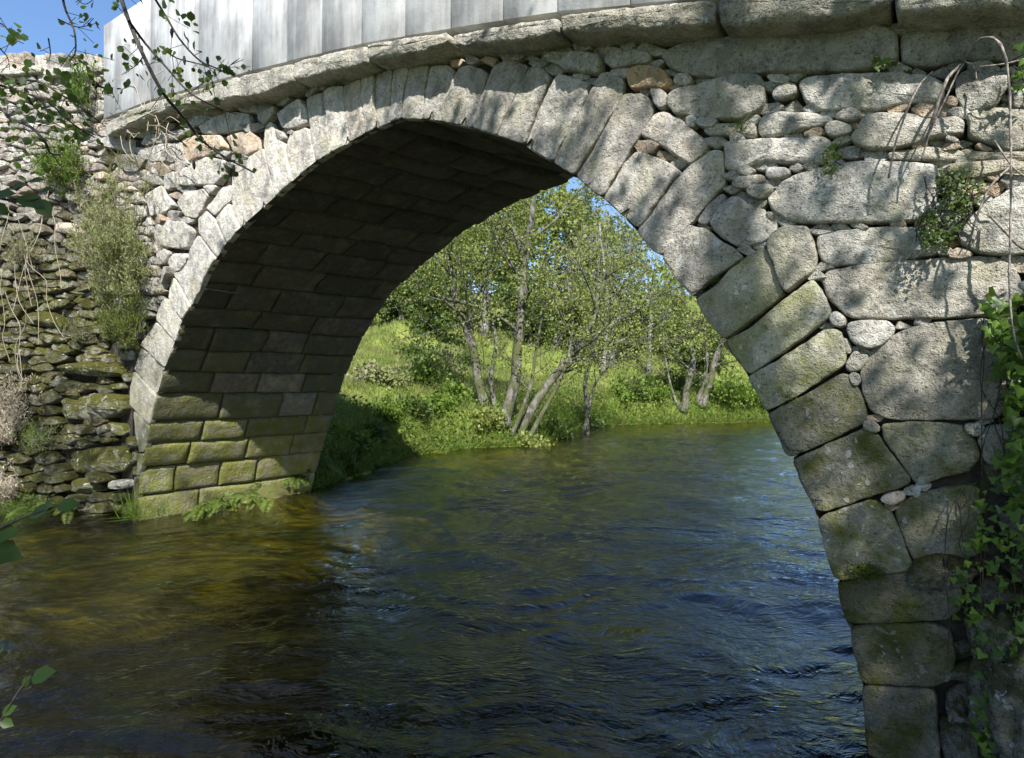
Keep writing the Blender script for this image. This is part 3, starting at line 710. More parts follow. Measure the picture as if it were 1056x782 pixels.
mb.build('far_parapet', M['parapet'], bridge, smooth=False)

# ------------------------------------------------------------------ left retaining wall
ret = thing('retaining_wall', (*WING.pos([(1.0, WL)])[0][:2], WL), 'mossy dry stone retaining wall with a flat coping left of the bridge', 'wall')
mb = MB()
trl = [p for p, *_ in LEFT]
def wing_ok(x, y): return x < 112 and not any(inpoly(np.array([x, x - 3, x + 3]), np.array([y] * 3), p).any() for p in trl)
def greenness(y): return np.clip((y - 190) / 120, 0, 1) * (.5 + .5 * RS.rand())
for p in cells(-60, 118, 79, 560, (4.5, 14), 7, 34, wing_ok):
    y = p[:, 1].mean(); p = np.minimum(p, [[113, 999]])
    FPL = MID if (y > 365 and p[:, 0].mean() > 62) else WING
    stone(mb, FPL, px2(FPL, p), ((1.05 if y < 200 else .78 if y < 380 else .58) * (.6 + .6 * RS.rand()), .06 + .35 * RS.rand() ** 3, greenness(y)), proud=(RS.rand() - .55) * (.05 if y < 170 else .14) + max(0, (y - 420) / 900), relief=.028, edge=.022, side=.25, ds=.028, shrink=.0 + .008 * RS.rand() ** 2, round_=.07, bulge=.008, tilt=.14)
for p, br, oc, gr in LEFT:
    pl = WING if np.mean([q[0] for q in p]) < 62 or p[0][1] < 300 else MID
    stone(mb, pl, px2(pl, p), (br, oc, gr), proud=.05 if pl is WING else .02, relief=.03, edge=.04, side=.4, ds=.025, shrink=.008, round_=.16, bulge=.05)
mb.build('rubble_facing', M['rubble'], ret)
mb = MB()
zt = WING.sz(50, 77)[1]
V = np.concatenate([WING.pos([(-.2, -2.3), (-.2, zt), (3.2, zt), (3.2, -2.3)], o_) for o_ in (-.09, -.7)])
mb.add(V, np.array([(0, 1, 2, 3), (7, 6, 5, 4), (0, 4, 5, 1), (1, 5, 6, 2), (2, 6, 7, 3), (3, 7, 4, 0)]))
mb.build('wall_core', M['mortar'], ret, smooth=False)
for xa, xb in ((-62, -12), (-10, 42), (44, 105)):
    mb = MB(); W2 = Plane(WING.o + WING.n * .06, WING.d, WING.n)
    stone(mb, W2, px2(W2, [(xa, 70.5), (xb, 66), (xb, 75), (xa, 79)]), (1.05, .03, 0), relief=.008, edge=.02, side=.75, ds=.03, round_=.04, bulge=.0, tilt=0)
    mb.build('coping_stone', M['cornice'], ret)
# ------------------------------------------------------------------ river, ground
SH_L = [(-60,6.2),(-12,6.0),tuple(atw(0,550)[:2]),tuple(atw(70,548)[:2]),tuple(atw(135,545)[:2]),tuple(atw(185,540)[:2]),tuple(atw(255,527)[:2]),tuple(atw(322,503)[:2]),tuple(atw(345,496)[:2]),
        tuple(atw(372,486)[:2]),tuple(atw(410,472)[:2]),tuple(atw(470,463)[:2]),tuple(atw(530,460)[:2]),tuple(atw(572,452)[:2]),tuple(atw(597,441)[:2]),tuple(atw(640,437.5)[:2]),
        tuple(atw(700,436.3)[:2]),tuple(atw(790,435)[:2]),(20,27.5),(60,34)]
SH_R = [(60,24),(20,14),(8,8.2),(2.95,4.25),(1.55,2.4),(1.25,1.35),(0,.75),(-3,.6),(-10,.2),(-60,-1)]
RIV = np.array(SH_L + SH_R)
def sdist(X, Y):
    d = np.full(X.shape, 1e9)
    for i in range(len(RIV)):
        a = RIV[i]; b_ = RIV[(i + 1) % len(RIV)]
        if (a[0] == 60 and b_[0] == 60) or (a[0] == -60 and b_[0] == -60): continue
        e = b_ - a; t = np.clip(((X - a[0]) * e[0] + (Y - a[1]) * e[1]) / (e @ e), 0, 1)
        d = np.minimum(d, np.hypot(X - a[0] - t * e[0], Y - a[1] - t * e[1]))
    return np.where(inpoly(X, Y, RIV), -d, d)
def sstep(x): x = np.clip(x, 0, 1); return x * x * (3 - 2 * x)
def height(X, Y):
    X = np.asarray(X, float); Y = np.asarray(Y, float); d = sdist(X, Y)
    P = np.column_stack([X.ravel(), Y.ravel(), np.zeros(X.size)])
    n1 = fbm(P, .35, 3).reshape(X.shape); n2 = fbm(P, 1.6, 3).reshape(X.shape)
    far = -1.52 + 1.05 * sstep(d / .75) + .27 * np.maximum(0, d - .9) - .10 * np.maximum(0, d - 22) + n1 * np.clip(d * .12, 0, .9) + n2 * .10 * np.clip(d * 2, 0, 1)
    ledge = -1.84 + .04 * sstep(d / .3) + n2 * .05
    lz = (Y < 8.2) & (X < -2.2)
    w = sstep((Y - 7.4) / .8) * (X < -2.2) + (X >= -2.2)
    fr_ = -1.52 + .06 * sstep(d / .4) + .7 * sstep((d - .2) / 2.5) * sstep((1.3 - Y) / 1.0) + n2 * .05
    z = np.where(Y > 8.2, far, np.where(X < -2.2, ledge * (1 - w) + far * w, far))
    near = (Y < 3.2) & (X < 9)
    z = np.where(near & (d > 0), fr_, z)
    z = np.where((Y >= 3.2) & (Y < 8) & (X > -2), np.minimum(z, -.4), z)
    dl = np.full(X.shape, 1e9)
    for i in range(1, len(SH_L) - 1):
        a = RIV[i]; e = RIV[i + 1] - a; t = np.clip(((X - a[0]) * e[0] + (Y - a[1]) * e[1]) / (e @ e), 0, 1); dl = np.minimum(dl, np.hypot(X - a[0] - t * e[0], Y - a[1] - t * e[1]))
    bed = -1.52 - .22 * sstep(-d / .5) - .75 * sstep((dl - 1.5 - .5 * n1) / 1.6) + n2 * .09 * np.clip(-d * 2, 0, 1) 
    bed = np.where(lz, np.minimum(bed, -1.80), bed)
    return np.where(d > 0, z, bed)
def axis(lo, hi, c0, c1, fine, grow=1.10):
    a = list(np.arange(c0, c1, fine)); s = fine
    while a[-1] < hi: s *= grow; a.append(a[-1] + s)
    s = fine
    while a[0] > lo: s *= grow; a.insert(0, a[0] - s)
    return np.array(a)
xs = axis(-260, 260, -8, 13, .16); ys = axis(-200, 320, 0, 27, .16)
X, Y = np.meshgrid(xs, ys); Z = height(X, Y)
mb = MB(); nx = len(xs); i = np.arange(len(ys) - 1)[:, None] * nx; j = np.arange(nx - 1)[None]
mb.add(np.column_stack([X.ravel(), Y.ravel(), Z.ravel()]), np.stack([(i + j).ravel(), (i + j + 1).ravel(), (i + nx + j + 1).ravel(), (i + nx + j).ravel()], 1))
prop(mb.build('ground', M['ground']), 'river bed, grassy banks and the meadow hillside beyond the bridge', None, None, 'structure')
mb = MB(); xs2 = axis(-60, 60, -5.5, 4, .035, 1.014); ys2 = axis(-2, 34, 1.9, 7.5, .03, 1.013)
X, Y = np.meshgrid(xs2, ys2); W0 = np.column_stack([X.ravel(), Y.ravel(), np.zeros(X.size)])
wp = np.column_stack([fbm(W0 + 5, .7, 2), fbm(W0 + 50, .7, 2), np.zeros(X.size)]) * .45
def wv(sc_, rx, ry, seed): 
    q = W0 + wp; q = np.column_stack([q[:, 0] * rx + .3 * q[:, 1], q[:, 1] * ry - .2 * q[:, 0], np.full(len(q), seed)]); return vnoise(q * sc_)
wz = wv(1.5, .8, 1.2, 1.5) * .028 - np.abs(wv(2.7, .8, 1.4, 7.5)) * .034 - np.abs(wv(5.8, .8, 1.5, 3.5)) * .012 + wv(12, .8, 1.5, 9.5) * .004
nx = len(xs2); i = np.arange(len(ys2) - 1)[:, None] * nx; j = np.arange(nx - 1)[None]
mb.add(np.column_stack([X.ravel(), Y.ravel(), WL + wz]), np.stack([(i + j).ravel(), (i + j + 1).ravel(), (i + nx + j + 1).ravel(), (i + nx + j).ravel()], 1))
prop(mb.build('water', M['water']), 'dark rippled river water flowing under the arch', None, None, 'structure')

# ------------------------------------------------------------------ plants
def rot_frames(n, updir=None, spread=1.0):
    """n random frames: columns a (length of the leaf), b (width), c (normal)"""
    a = RS.randn(n, 3) * spread
    if updir is not None: a = a + np.asarray(updir)
    a /= np.linalg.norm(a, axis=1)[:, None]; r = RS.randn(n, 3); b_ = np.cross(a, r); b_ /= np.linalg.norm(b_, axis=1)[:, None] + 1e-9
    return a, b_, np.cross(a, b_)
def leaves(mb, Pc, size, a=None, b_=None, c_=None, shape='quad', wid=.6):
    n = len(Pc); size = np.broadcast_to(size, n)[:, None]
    if a is None: a, b_, c_ = rot_frames(n)
    if shape == 'quad':
        T = np.array([(0, 0, 0), (.5, -.5 * wid, .08), (1, 0, -.05), (.5, .5 * wid, .08)]); Fc = np.array([[0, 1, 2, 3]])
    elif shape == 'leaf':
        T = np.array([(0, 0, 0), (.25, -.42 * wid, .05), (.6, -.5 * wid, .04), (1, 0, -.1), (.6, .5 * wid, .04), (.25, .42 * wid, .05), (.3, 0, -.03), (.65, 0, -.05)])
        Fc = np.array([[0, 1, 6, 6], [1, 2, 7, 6], [2, 3, 7, 7], [0, 6, 5, 5], [6, 7, 4, 5], [7, 3, 4, 4]])
    elif shape == 'ivy':
        ang = np.array([180, 130, 95, 60, 28, 0, -28, -60, -95, -130]) / 180 * math.pi; rr = np.array([.10, .42, .50, .34, .42, .72, .42, .34, .50, .42])
        T = np.column_stack([.35 + np.cos(ang) * rr, np.sin(ang) * rr * 1.05, -.15 * rr ** 2 + .04 * np.cos(ang * 3)]); T = np.vstack([T, (.3, 0, .02)])
        Fc = np.array([[10, k, (k + 1) % 10] for k in range(10)])
    elif shape == 'blade':
        T = np.array([(0, -.5 * wid, 0), (0, .5 * wid, 0), (.5, .35 * wid, .06), (.5, -.35 * wid, .06), (1, 0, .28)]); Fc = None
    m = len(T)
    V = Pc[:, None, :] + size[:, None] * (T[None, :, :1] * a[:, None] + T[None, :, 1:2] * b_[:, None] + T[None, :, 2:] * c_[:, None])
    off = (np.arange(n) * m)[:, None, None]
    if shape == 'blade':
        base = mb.n
        mb.add(V.reshape(-1, 3), (np.array([[0, 1, 2, 3]])[None] + off).reshape(-1, 4))
        mb.f.append(('a', ((np.array([[3, 2, 4]])[None] + off).reshape(-1, 3) + base)))
    elif shape == 'leaf':
        base = mb.n
        q = np.array([[1, 2, 7, 6], [6, 7, 4, 5]]); t3 = np.array([[0, 1, 6], [2, 3, 7], [0, 6, 5], [7, 3, 4]])
        mb.add(V.reshape(-1, 3), (q[None] + off).reshape(-1, 4)); mb.f.append(('a', (t3[None] + off).reshape(-1, 3) + base))
    else: mb.add(V.reshape(-1, 3), (Fc[None] + off).reshape(-1, Fc.shape[1]))

def grow(start, d, length, r, level, segs, tips, wander=.35, up=.05, taper=.5, kids=4, minr=.004):
    n = max(3, int(4 + length * 1.2)); p = np.array(start, float); d = np.array(d, float); d /= np.linalg.norm(d); pts = [p.copy()]
    for k in range(n):
        d = d + RS.randn(3) * wander * .3; d[2] += up; d /= np.linalg.norm(d); p = p + d * length / n; pts.append(p.copy())
    pts = np.array(pts); rad = np.linspace(r, max(minr, r * (1 - taper)), len(pts)); segs.append((pts, rad, level))
    if level <= 0: tips.append(pts); return
    for q in range(kids):
        f = .25 + .75 * (q + RS.rand()) / kids; i = min(len(pts) - 2, int(f * (len(pts) - 1)))
        t = pts[i + 1] - pts[i]; t /= np.linalg.norm(t); side = RS.randn(3); side -= t * (side @ t); side /= np.linalg.norm(side)
        nd = t * .55 + side * .9 + np.array([0, 0, .15])
        grow(pts[i], nd, length * (.45 + .25 * RS.rand()), max(minr, rad[i] * .55), level - 1, segs, tips, wander, up, .7, kids, minr)
def branches_on(pts, rad, segs, tips, n, ln, level=1, f0=.3, up=.06, kids=4, minr=.006):
    for q in range(n):
        f = f0 + (1 - f0) * (q + RS.rand()) / n; i = min(len(pts) - 2, int(f * (len(pts) - 1)))
        t = pts[i + 1] - pts[i]; t /= np.linalg.norm(t); side = RS.randn(3); side -= t * (side @ t); side /= np.linalg.norm(side)
        grow(pts[i], t * .6 + side, ln * (1.2 - .6 * f) * (.7 + .6 * RS.rand()), max(minr, rad[i] * .4), level, segs, tips, .35, up, .7, kids, minr)
def tree(name, label, cat, group, base, trunks, nb, ln, nleaf, lsize, mat_b, mat_l, level=1, spread=.22, kids=4, f0=.3):
    root = thing(name, tuple(base), label, cat, group); segs = []; tips = []
    mbt = MB(); 
    for pts, r0, r1 in trunks:
        pts = spline(pts, 5); pts = pts + np.column_stack([fbm(pts + 3, 1.3, 2), fbm(pts + 9, 1.3, 2), np.zeros(len(pts))]) * .05 * min(1, r0 * 10)
        pts[0] = pts[0] * 1.0; rad = np.linspace(r0, r1, len(pts)); rad[0] *= 1.5; rad[1] *= 1.15
        tube(mbt, pts, rad, 9)
        branches_on(pts, rad, segs, tips, nb, ln, level, f0, kids=kids)
        tips.append(pts[-4:])
    tr = mbt.build('trunk', mat_b, root)
    mbb = MB()
    for pts, rad, lv in segs: tube(mbb, pts, rad, 5 if lv else 4, cap=False)
    if segs: mbb.build('branches', mat_b, root)
    if nleaf:
        k = RS.randint(0, len(tips), nleaf); Pc = np.empty((nleaf, 3))
        for q in range(nleaf):
            tp = tips[k[q]]; f = RS.rand() * (len(tp) - 1); i = int(f); g = f - i
            Pc[q] = tp[i] * (1 - g) + tp[min(i + 1, len(tp) - 1)] * g
        g8 = 9; ce = Pc[::g8] + RS.randn(len(Pc[::g8]), 3) * spread * 1.05; Pc = np.repeat(ce, g8, 0)[:nleaf] + RS.randn(nleaf, 3) * np.array([.075, .075, .05]) * (1 + 1.2 * (spread > .3))
        m2 = MB(); leaves(m2, Pc, lsize * (.6 + .8 * RS.rand(nleaf)), shape='quad', wid=.75); m2.build('crown', mat_l, root, smooth=False)
    return root
def h1(x, y): return float(height(np.array([x]), np.array([y]))[0])
def A(L, Z): return [at(x, y, Z + (z if len(q) > 2 else 0)) if False else at(q[0], q[1], Z + (q[2] if len(q) > 2 else 0)) for q in L for x, y, z in ((0, 0, 0),)]
# the mottled alders on the far bank
def gpt(x, Z): X_ = (x - HX) / F_PX * Z; return np.array([X_, Z, h1(X_, Z) - .1])
tA = 15.9
tree('alder_tree', 'alder with a mottled trunk leaning left at the water edge beyond the arch', 'tree', 'alders on the far bank', gpt(503, tA),
     [([gpt(503, tA)] + A([(496,405),(488,360),(474,318),(466,285),(460,250),(448,215,.3)], tA), .15, .05), (A([(478,325),(500,290),(512,250),(508,205,.5)], tA), .05, .02)], 9, 2.3, 7200, .066, M['bark'], M['leaf_tree'], f0=.4)
tree('alder_tree', 'tall straight alder trunk in the middle of the clump beyond the arch', 'tree', 'alders on the far bank', gpt(519, tA - .3),
     [([gpt(519, tA - .3)] + A([(526,410),(535,370),(538,320),(541,270),(546,235),(552,200),(556,168)], tA - .3), .17, .05),
      (A([(537,345),(520,330),(490,316),(455,306),(428,288)], tA - .3), .05, .015), (A([(541,270),(530,240),(523,215),(518,190)], tA - .3), .06, .03), (A([(543,250),(572,228),(590,205),(606,188)], tA - .3), .04, .02), ([gpt(510, tA)] + A([(512,425),(506,395),(512,350),(502,305),(506,270)], tA), .09, .03), ([gpt(526, tA - .4)] + A([(535,430),(548,395),(556,350),(566,300)], tA - .4), .07, .02)], 8, 2.2, 10000, .066, M['bark'], M['leaf_tree'], f0=.42)
tree('alder_tree', 'alder leaning right with a forked mossy trunk low over the river', 'tree', 'alders on the far bank', gpt(533, tA),
     [([gpt(533, tA)] + A([(552,415),(575,385),(598,355),(612,325),(620,300),(632,262)], tA), .14, .05), (A([(582,378),(612,362),(640,352),(690,325,.3)], tA), .07, .02), (A([(600,352),(640,330),(690,300),(730,290)], tA), .04, .015), ([gpt(541, tA - .2)] + A([(560,425),(574,400),(584,372),(590,330),(586,285)], tA - .2), .07, .02)], 9, 2.2, 7500, .066, M['bark'], M['leaf_tree'])
tree('alder_tree', 'dark slender alder with bent stems between the leaning alder and the bank', 'tree', 'alders on the far bank', gpt(606, 19.5),
     [([gpt(606, 19.5)] + A([(604,400),(610,370),(625,335),(630,300),(625,250)], 19.5), .08, .03), ([gpt(600, 19.5)] + A([(615,395),(650,360),(692,325)], 19.5), .06, .015)], 7, 2.0, 3600, .075, M['bark'], M['leaf_tree'])
tree('alder_tree', 'pale alder trunk nearer the arch stones by the far water line', 'tree', 'alders on the far bank', gpt(704, 25.6),
     [([gpt(704, 25.6)] + A([(708,400),(714,370),(711,335),(706,310),(703,280)], 25.6), .17, .06), ([gpt(700, 25.6)] + A([(690,390),(684,340),(690,290)], 25.6), .07, .02)], 8, 2.6, 2600, .11, M['bark'], M['leaf_tree'])
tree('alder_tree', 'pair of pale crossing alder trunks rightmost before the arch stones', 'tree', 'alders on the far bank', gpt(723, 25.9),
     [([gpt(723, 25.9)] + A([(732,395),(737,370),(748,345),(756,318),(764,290)], 25.9), .17, .06), ([gpt(718, 25.9)] + A([(726,390),(728,350),(720,300)], 25.9), .12, .05)], 7, 2.6, 2600, .11, M['bark'], M['leaf_tree'])
# trees on the hillside
back_trees = [ (415,34,'dark',5,'dark bushy tree at the left edge of the view under the arch'), (455,30,'dark',3.2,'low dark bush tree behind the left of the meadow'), (500,37,'light',10.1,'pale green tree behind the straight alder'),
 (545,33,'dark',4,'dark low tree at the top of the meadow'), (575,38,'light',11.1,'light green tree on the hillside behind the leaning alder'), (630,34,'light',8.5,'light green round tree above the meadow'),
 (670,36,'dark',4,'dark tree standing right of the meadow'), (720,33,'dark',2.4,'dark dense tree behind the pale alders'), (765,36,'light',2.6,'light tree behind the pair of crossing trunks'),
 (460,40,'light',11.6,'pale tree high on the hillside behind the dark bush tree'), (610,42,'dark',11,'dark tree far up the hillside'), (530,42,'light',11.6,'pale tree far up the hillside'),
 (690,42,'light',4.2,'light tree far up the hillside on the right'), (395,42,'light',11.1,'pale tree far up on the left of the hillside')]
for x, Zd, kd, H_, lab in back_trees:
    b0 = gpt(x, Zd); segs = []; 
    tr = [b0, b0 + np.array([RS.randn() * .2, 0, H_ * .35]), b0 + np.array([RS.randn() * .5, 0, H_ * .8])]
    tree('hillside_tree', lab, 'tree', 'trees on the hillside', b0, [(tr, .12 + H_ * .012, .04)], 9, H_ * .42, int(2200 + H_ * 420), .17 + .002 * Zd, M['palebark'], M['leaf_dark' if kd == 'dark' else 'leaf_tree'], spread=.4, kids=4, f0=.08)
for x, Zd, H_ in ((622, 30, 8), (668, 31, 6.5)):
    b0 = gpt(x, Zd)
    tree('bare_tree', 'leafless grey tree %s' % ('behind the leaning alder' if x < 640 else 'close to the arch edge above the meadow'), 'tree', 'bare trees', b0, [([b0, b0 + np.array([.2, 0, 4]), b0 + np.array([-.2, 0, H_])], .12, .03)], 12, 3.4, 0, 0, M['palebark'], None, level=2, kids=5, f0=.3)

# meadow grass, bank plants
def scatter(n, xr, yr, ok):
    out = []
    while len(out) < n:
        X_ = xr[0] + (xr[1] - xr[0]) * RS.rand(n * 2); Y_ = yr[0] + (yr[1] - yr[0]) * RS.rand(n * 2); d = sdist(X_, Y_)
        k = ok(X_, Y_, d); out += list(zip(X_[k], Y_[k]))
    P = np.array(out[:n]); return np.column_stack([P, height(P[:, 0], P[:, 1])])
def vis(X_, Y_, d): a = X_ / Y_ ; return (d > .05) & (a > -.40) & (a < .48) & (Y_ > 8.8)
mb = MB(); P = scatter(52000, (-9, 16), (8.8, 27), lambda X_, Y_, d: vis(X_, Y_, d) & (RS.rand(len(X_)) < 1.3 - .03 * Y_))
a, b_, c_ = rot_frames(len(P), (0, 0, 2.2), .8); leaves(mb, P, (.08 + .16 * RS.rand(len(P)) ** 3 + .003 * P[:, 1]), a, b_, c_, 'blade', wid=.09)
P = scatter(30000, (-13, 22), (26, 46), vis); a, b_, c_ = rot_frames(len(P), (0, 0, 2.2), .8); leaves(mb, P, .16 + .12 * RS.rand(len(P)), a, b_, c_, 'blade', wid=.2)
prop(mb.build('meadow_grass', M['grass'], smooth=False), 'sunlit green meadow grass covering the slope beyond the river', 'grass', None, 'stuff')
mb = MB(); P = scatter(9000, (-9, 16), (8.8, 28), lambda X_, Y_, d: vis(X_, Y_, d) & (d < 1.3))
P[:, 2] += RS.rand(len(P)) * .35
leaves(mb, P, .05 + .06 * RS.rand(len(P)), shape='quad', wid=.7)
P = scatter(9000, (-9, 16), (8.8, 28), lambda X_, Y_, d: (d > -.12) & (d < .5) & (Y_ > 8.8) & (X_ / Y_ > -.4) & (X_ / Y_ < .48)); P[:, 2] = np.maximum(P[:, 2], WL - .02); a, b_, c_ = rot_frames(len(P), (0, -.7, .8), .9); leaves(mb, P, .2 + .3 * RS.rand(len(P)), a, b_, c_, 'blade', wid=.06)
prop(mb.build('bank_undergrowth', M['bank'], smooth=False), 'tangled leafy undergrowth along the far water line', 'undergrowth', None, 'stuff')

def bush(name, label, cat, group, c, rad, n, size, mat, stems=14, shape='quad', wid=.7, up=.6, stem_mat='darkbark'):
    root = thing(name, tuple(c), label, cat, group); c = np.array(c, float); rad = np.array(rad, float)
    mb = MB(); cl = []
    for k in range(stems):
        d = RS.randn(3); d[2] = abs(d[2]) * up + .3; d /= np.linalg.norm(d)
        e = c + d * rad * (.6 + .5 * RS.rand()); pts = spline([c + RS.randn(3) * rad * .12, (c + e) / 2 + RS.randn(3) * rad * .12, e], 3)
        tube(mb, pts, np.linspace(.007, .002, len(pts)) * max(1, rad.max() * 1.2), 4, cap=False); cl.append(pts)
    mb.build('stems', M[stem_mat], root)
    k = RS.randint(0, len(cl), n); Pc = np.array([cl[q][min(len(cl[q]) - 1, int(len(cl[q]) * (.3 + .7 * RS.rand())))] for q in k]) + RS.randn(n, 3) * rad * .16
    m2 = MB(); a, b_, c_ = rot_frames(n, (0, 0, .6), 1.0); leaves(m2, Pc, size * (.6 + .8 * RS.rand(n)), a, b_, c_, shape, wid); m2.build('foliage', M[mat], root, smooth=False)
    return root
for x, Zd, r, lab, mt in [(440,17.5,.9,'leafy bush below the leftmost alder trunk','bank'), (470,16.2,.6,'small bush left of the alder roots','bank'), (500,15.3,.55,'bush spilling over the alder roots to the water','leaf_tree'), (545,15.4,.6,'bush at the foot of the leaning alder','leaf_tree'),
      (575,17.5,.6,'dark bush right of the alder clump','leaf_dark'), (640,25.6,.9,'low bush on the far bank with a bare hollow beside it','bank'), (675,25.8,1.0,'bush left of the pale alders','bank'), (745,26.4,1.2,'wide bush right of the crossing trunks','bank'),
      (775,26.6,1.3,'bush against the arch stones at the far water line','bank'), (700,27.5,1.3,'dark bush behind the pale alder trunk','leaf_dark'), (432,24,1.3,'dark bramble bush at the left of the meadow','leaf_dark'), (480,26,1.2,'dark bush at the top left of the meadow','leaf_dark'),
      (352,10.2,.38,'dark undergrowth bush right behind the pier foot','leaf_dark'), (366,11.2,.45,'dark bush on the shaded bank behind the pier','bank'), (385,12.2,.45,'bush hanging over the shaded bank edge','leaf_dark'), (402,13.3,.5,'dark leafy bush where the shadow of the bridge ends','bank'), (425,14.2,.5,'bush at the water line left of the alders','leaf_dark'), (450,15.0,.5,'low dark bush over the water left of the alder roots','bank'), (610,22.6,.6,'dark bush in the bend of the far bank','leaf_dark'), (655,25.5,.7,'dark green bush hanging over the water in the far bend','leaf_dark'), (395,16,.8,'grey green weeds at the left of the meadow slope','heather'), (455,20,.9,'brownish weeds in the middle of the meadow','heather')]:
    bush('bush', lab, 'bush', 'bushes on the far bank', gpt(x, Zd), (r, r, r * .95), int(900 * r + 500), .07 + .0022 * Zd, mt, up=.8)

def fern(label, base, n, ln, group='ferns by the pier', facing=(0, -1, .6), mat='fern'):
    mb = MB(); base = np.array(base, float); f_ = np.array(facing, float)
    for k in range(n):
        d = RS.randn(3) * .75 + f_; d[2] = abs(d[2]) + .25; d /= np.linalg.norm(d); L = ln * (.45 + .5 * RS.rand())
        t = np.linspace(0, 1, 9)[:, None]; pts = base + RS.randn(3) * ln * .25 * np.array([1, 1, .3]) + d * L * t + np.array([0, 0, -1]) * L * .75 * t ** 2
        tube(mb, pts, .0015, 3, cap=False)
        T = np.gradient(pts, axis=0); T /= np.linalg.norm(T, axis=1)[:, None]; S = np.cross(T, (0, 0, 1)); S /= np.linalg.norm(S, axis=1)[:, None] + 1e-6; Nn = np.cross(S, T)
        tt = np.repeat(np.linspace(.12, 1, 15), 2); sg = np.tile([1, -1], 15); ii = np.clip((tt * 8).astype(int), 0, 7); g = tt * 8 - ii
        Pp = pts[ii] * (1 - g[:, None]) + pts[ii + 1] * g[:, None]; a = S[ii] * sg[:, None] * .9 + T[ii] * .45; a /= np.linalg.norm(a, axis=1)[:, None]
        leaves(mb, Pp, L * .26 * np.sin(np.pi * np.clip(1 - tt * .85, .08, 1)) + .004, a, np.cross(Nn[ii], a), Nn[ii], 'quad', .32)
    return prop(mb.build('fern_clump', M[mat], smooth=False, origin=tuple(base)), label, 'fern', group)
fern('fern clump on the ledge at the foot of the left pier corner', atw(205, 532) + (0, .1, .05), 16, .33)
fern('sunlit fern clump in the middle of the vault foot', atw(232, 528) + (0, .1, .1), 16, .33)
fern('fern clump arching out where the lit vault foot ends', atw(262, 522) + (0, .1, .12), 14, .36)
fern('shaded fern clump under the far end of the vault', atw(300, 510) + (0, .15, .2), 14, .4)
fern('fern clump hanging at the back corner of the left pier', atw(326, 499) + (0, .1, .35), 18, .5)
fern('dark fern clump low on the bank behind the pier', atw(350, 490) + (0, .2, .25), 18, .55)
fern('fern on the dark bank further behind the pier', atw(375, 478) + (0, .4, .35), 18, .6)
fern('small fern clump at the wall foot far left', atw(60, 545) + (0, .1, .2), 14, .3)
fern('yellow green fern at the wall foot beside the corner', atw(25, 545) + (0, .1, .2), 14, .3)
def tuft(name, label, base, n, ln, mat, up=(0, -.5, 1.0), wid=.03, group=None, spread=.05, cat='grass tuft', droop=0):
    mb = MB(); base = np.array(base, float); P = base + RS.randn(n, 3) * spread * np.array([1, .5, .5])
    a, b_, c_ = rot_frames(n, up, .45); leaves(mb, P, ln * (.5 + .7 * RS.rand(n)), a, b_, c_, 'blade', wid); return prop(mb.build(name, M[mat], smooth=False, origin=tuple(base)), label, cat, group)
tuft('grass_tuft', 'long bladed grass tuft over the water at the pier corner', atw(135, 541) + (0, .05, .08), 150, .30, 'bank', (0, -.5, .8), .02, 'grass tufts')
tuft('grass_tuft', 'second bladed grass tuft just right of the pier corner', atw(165, 538) + (0, .05, .08), 90, .24, 'bank', (.2, -.5, .8), .02, 'grass tufts')
# plants on the face of the bridge
def on(x, y, o=.02, pl=FACE): return pl.pos([pl.sz(x, y)], o)[0]
tuft('grass_tuft', 'small green grass tuft on the ledge between spandrel stones', on(763, 136), 70, .09, 'fern', (0, -.6, .6), .03, 'grass tufts', .018)
tuft('grass_tuft', 'yellowish tuft growing from the joint over the mossy voussoir', on(815, 410), 60, .055, 'fern', (-.3, -.5, .5), .05, 'grass tufts', .02)
tuft('moss_cushion', 'brown and green moss cushion on the lower voussoir', on(893, 588), 900, .03, 'moss', (0, -.8, .3), .12, 'moss', .03, 'moss')
tuft('moss_cushion', 'thin moss line in the joint under the grey voussoir', on(735, 290), 250, .018, 'moss', (0, -.8, .3), .12, 'moss', .022, 'moss')
tuft('grass_tuft', 'pale tuft under the cornice at the left of the spandrel', on(143, 170, .05), 120, .16, 'heather', (0, -.6, .3), .03, 'grass tufts', .06)
tuft('grass_tuft', 'pale tuft left of the other one under the cornice end', on(125, 168, .05), 120, .16, 'heather', (0, -.6, .3), .03, 'grass tufts', .06)
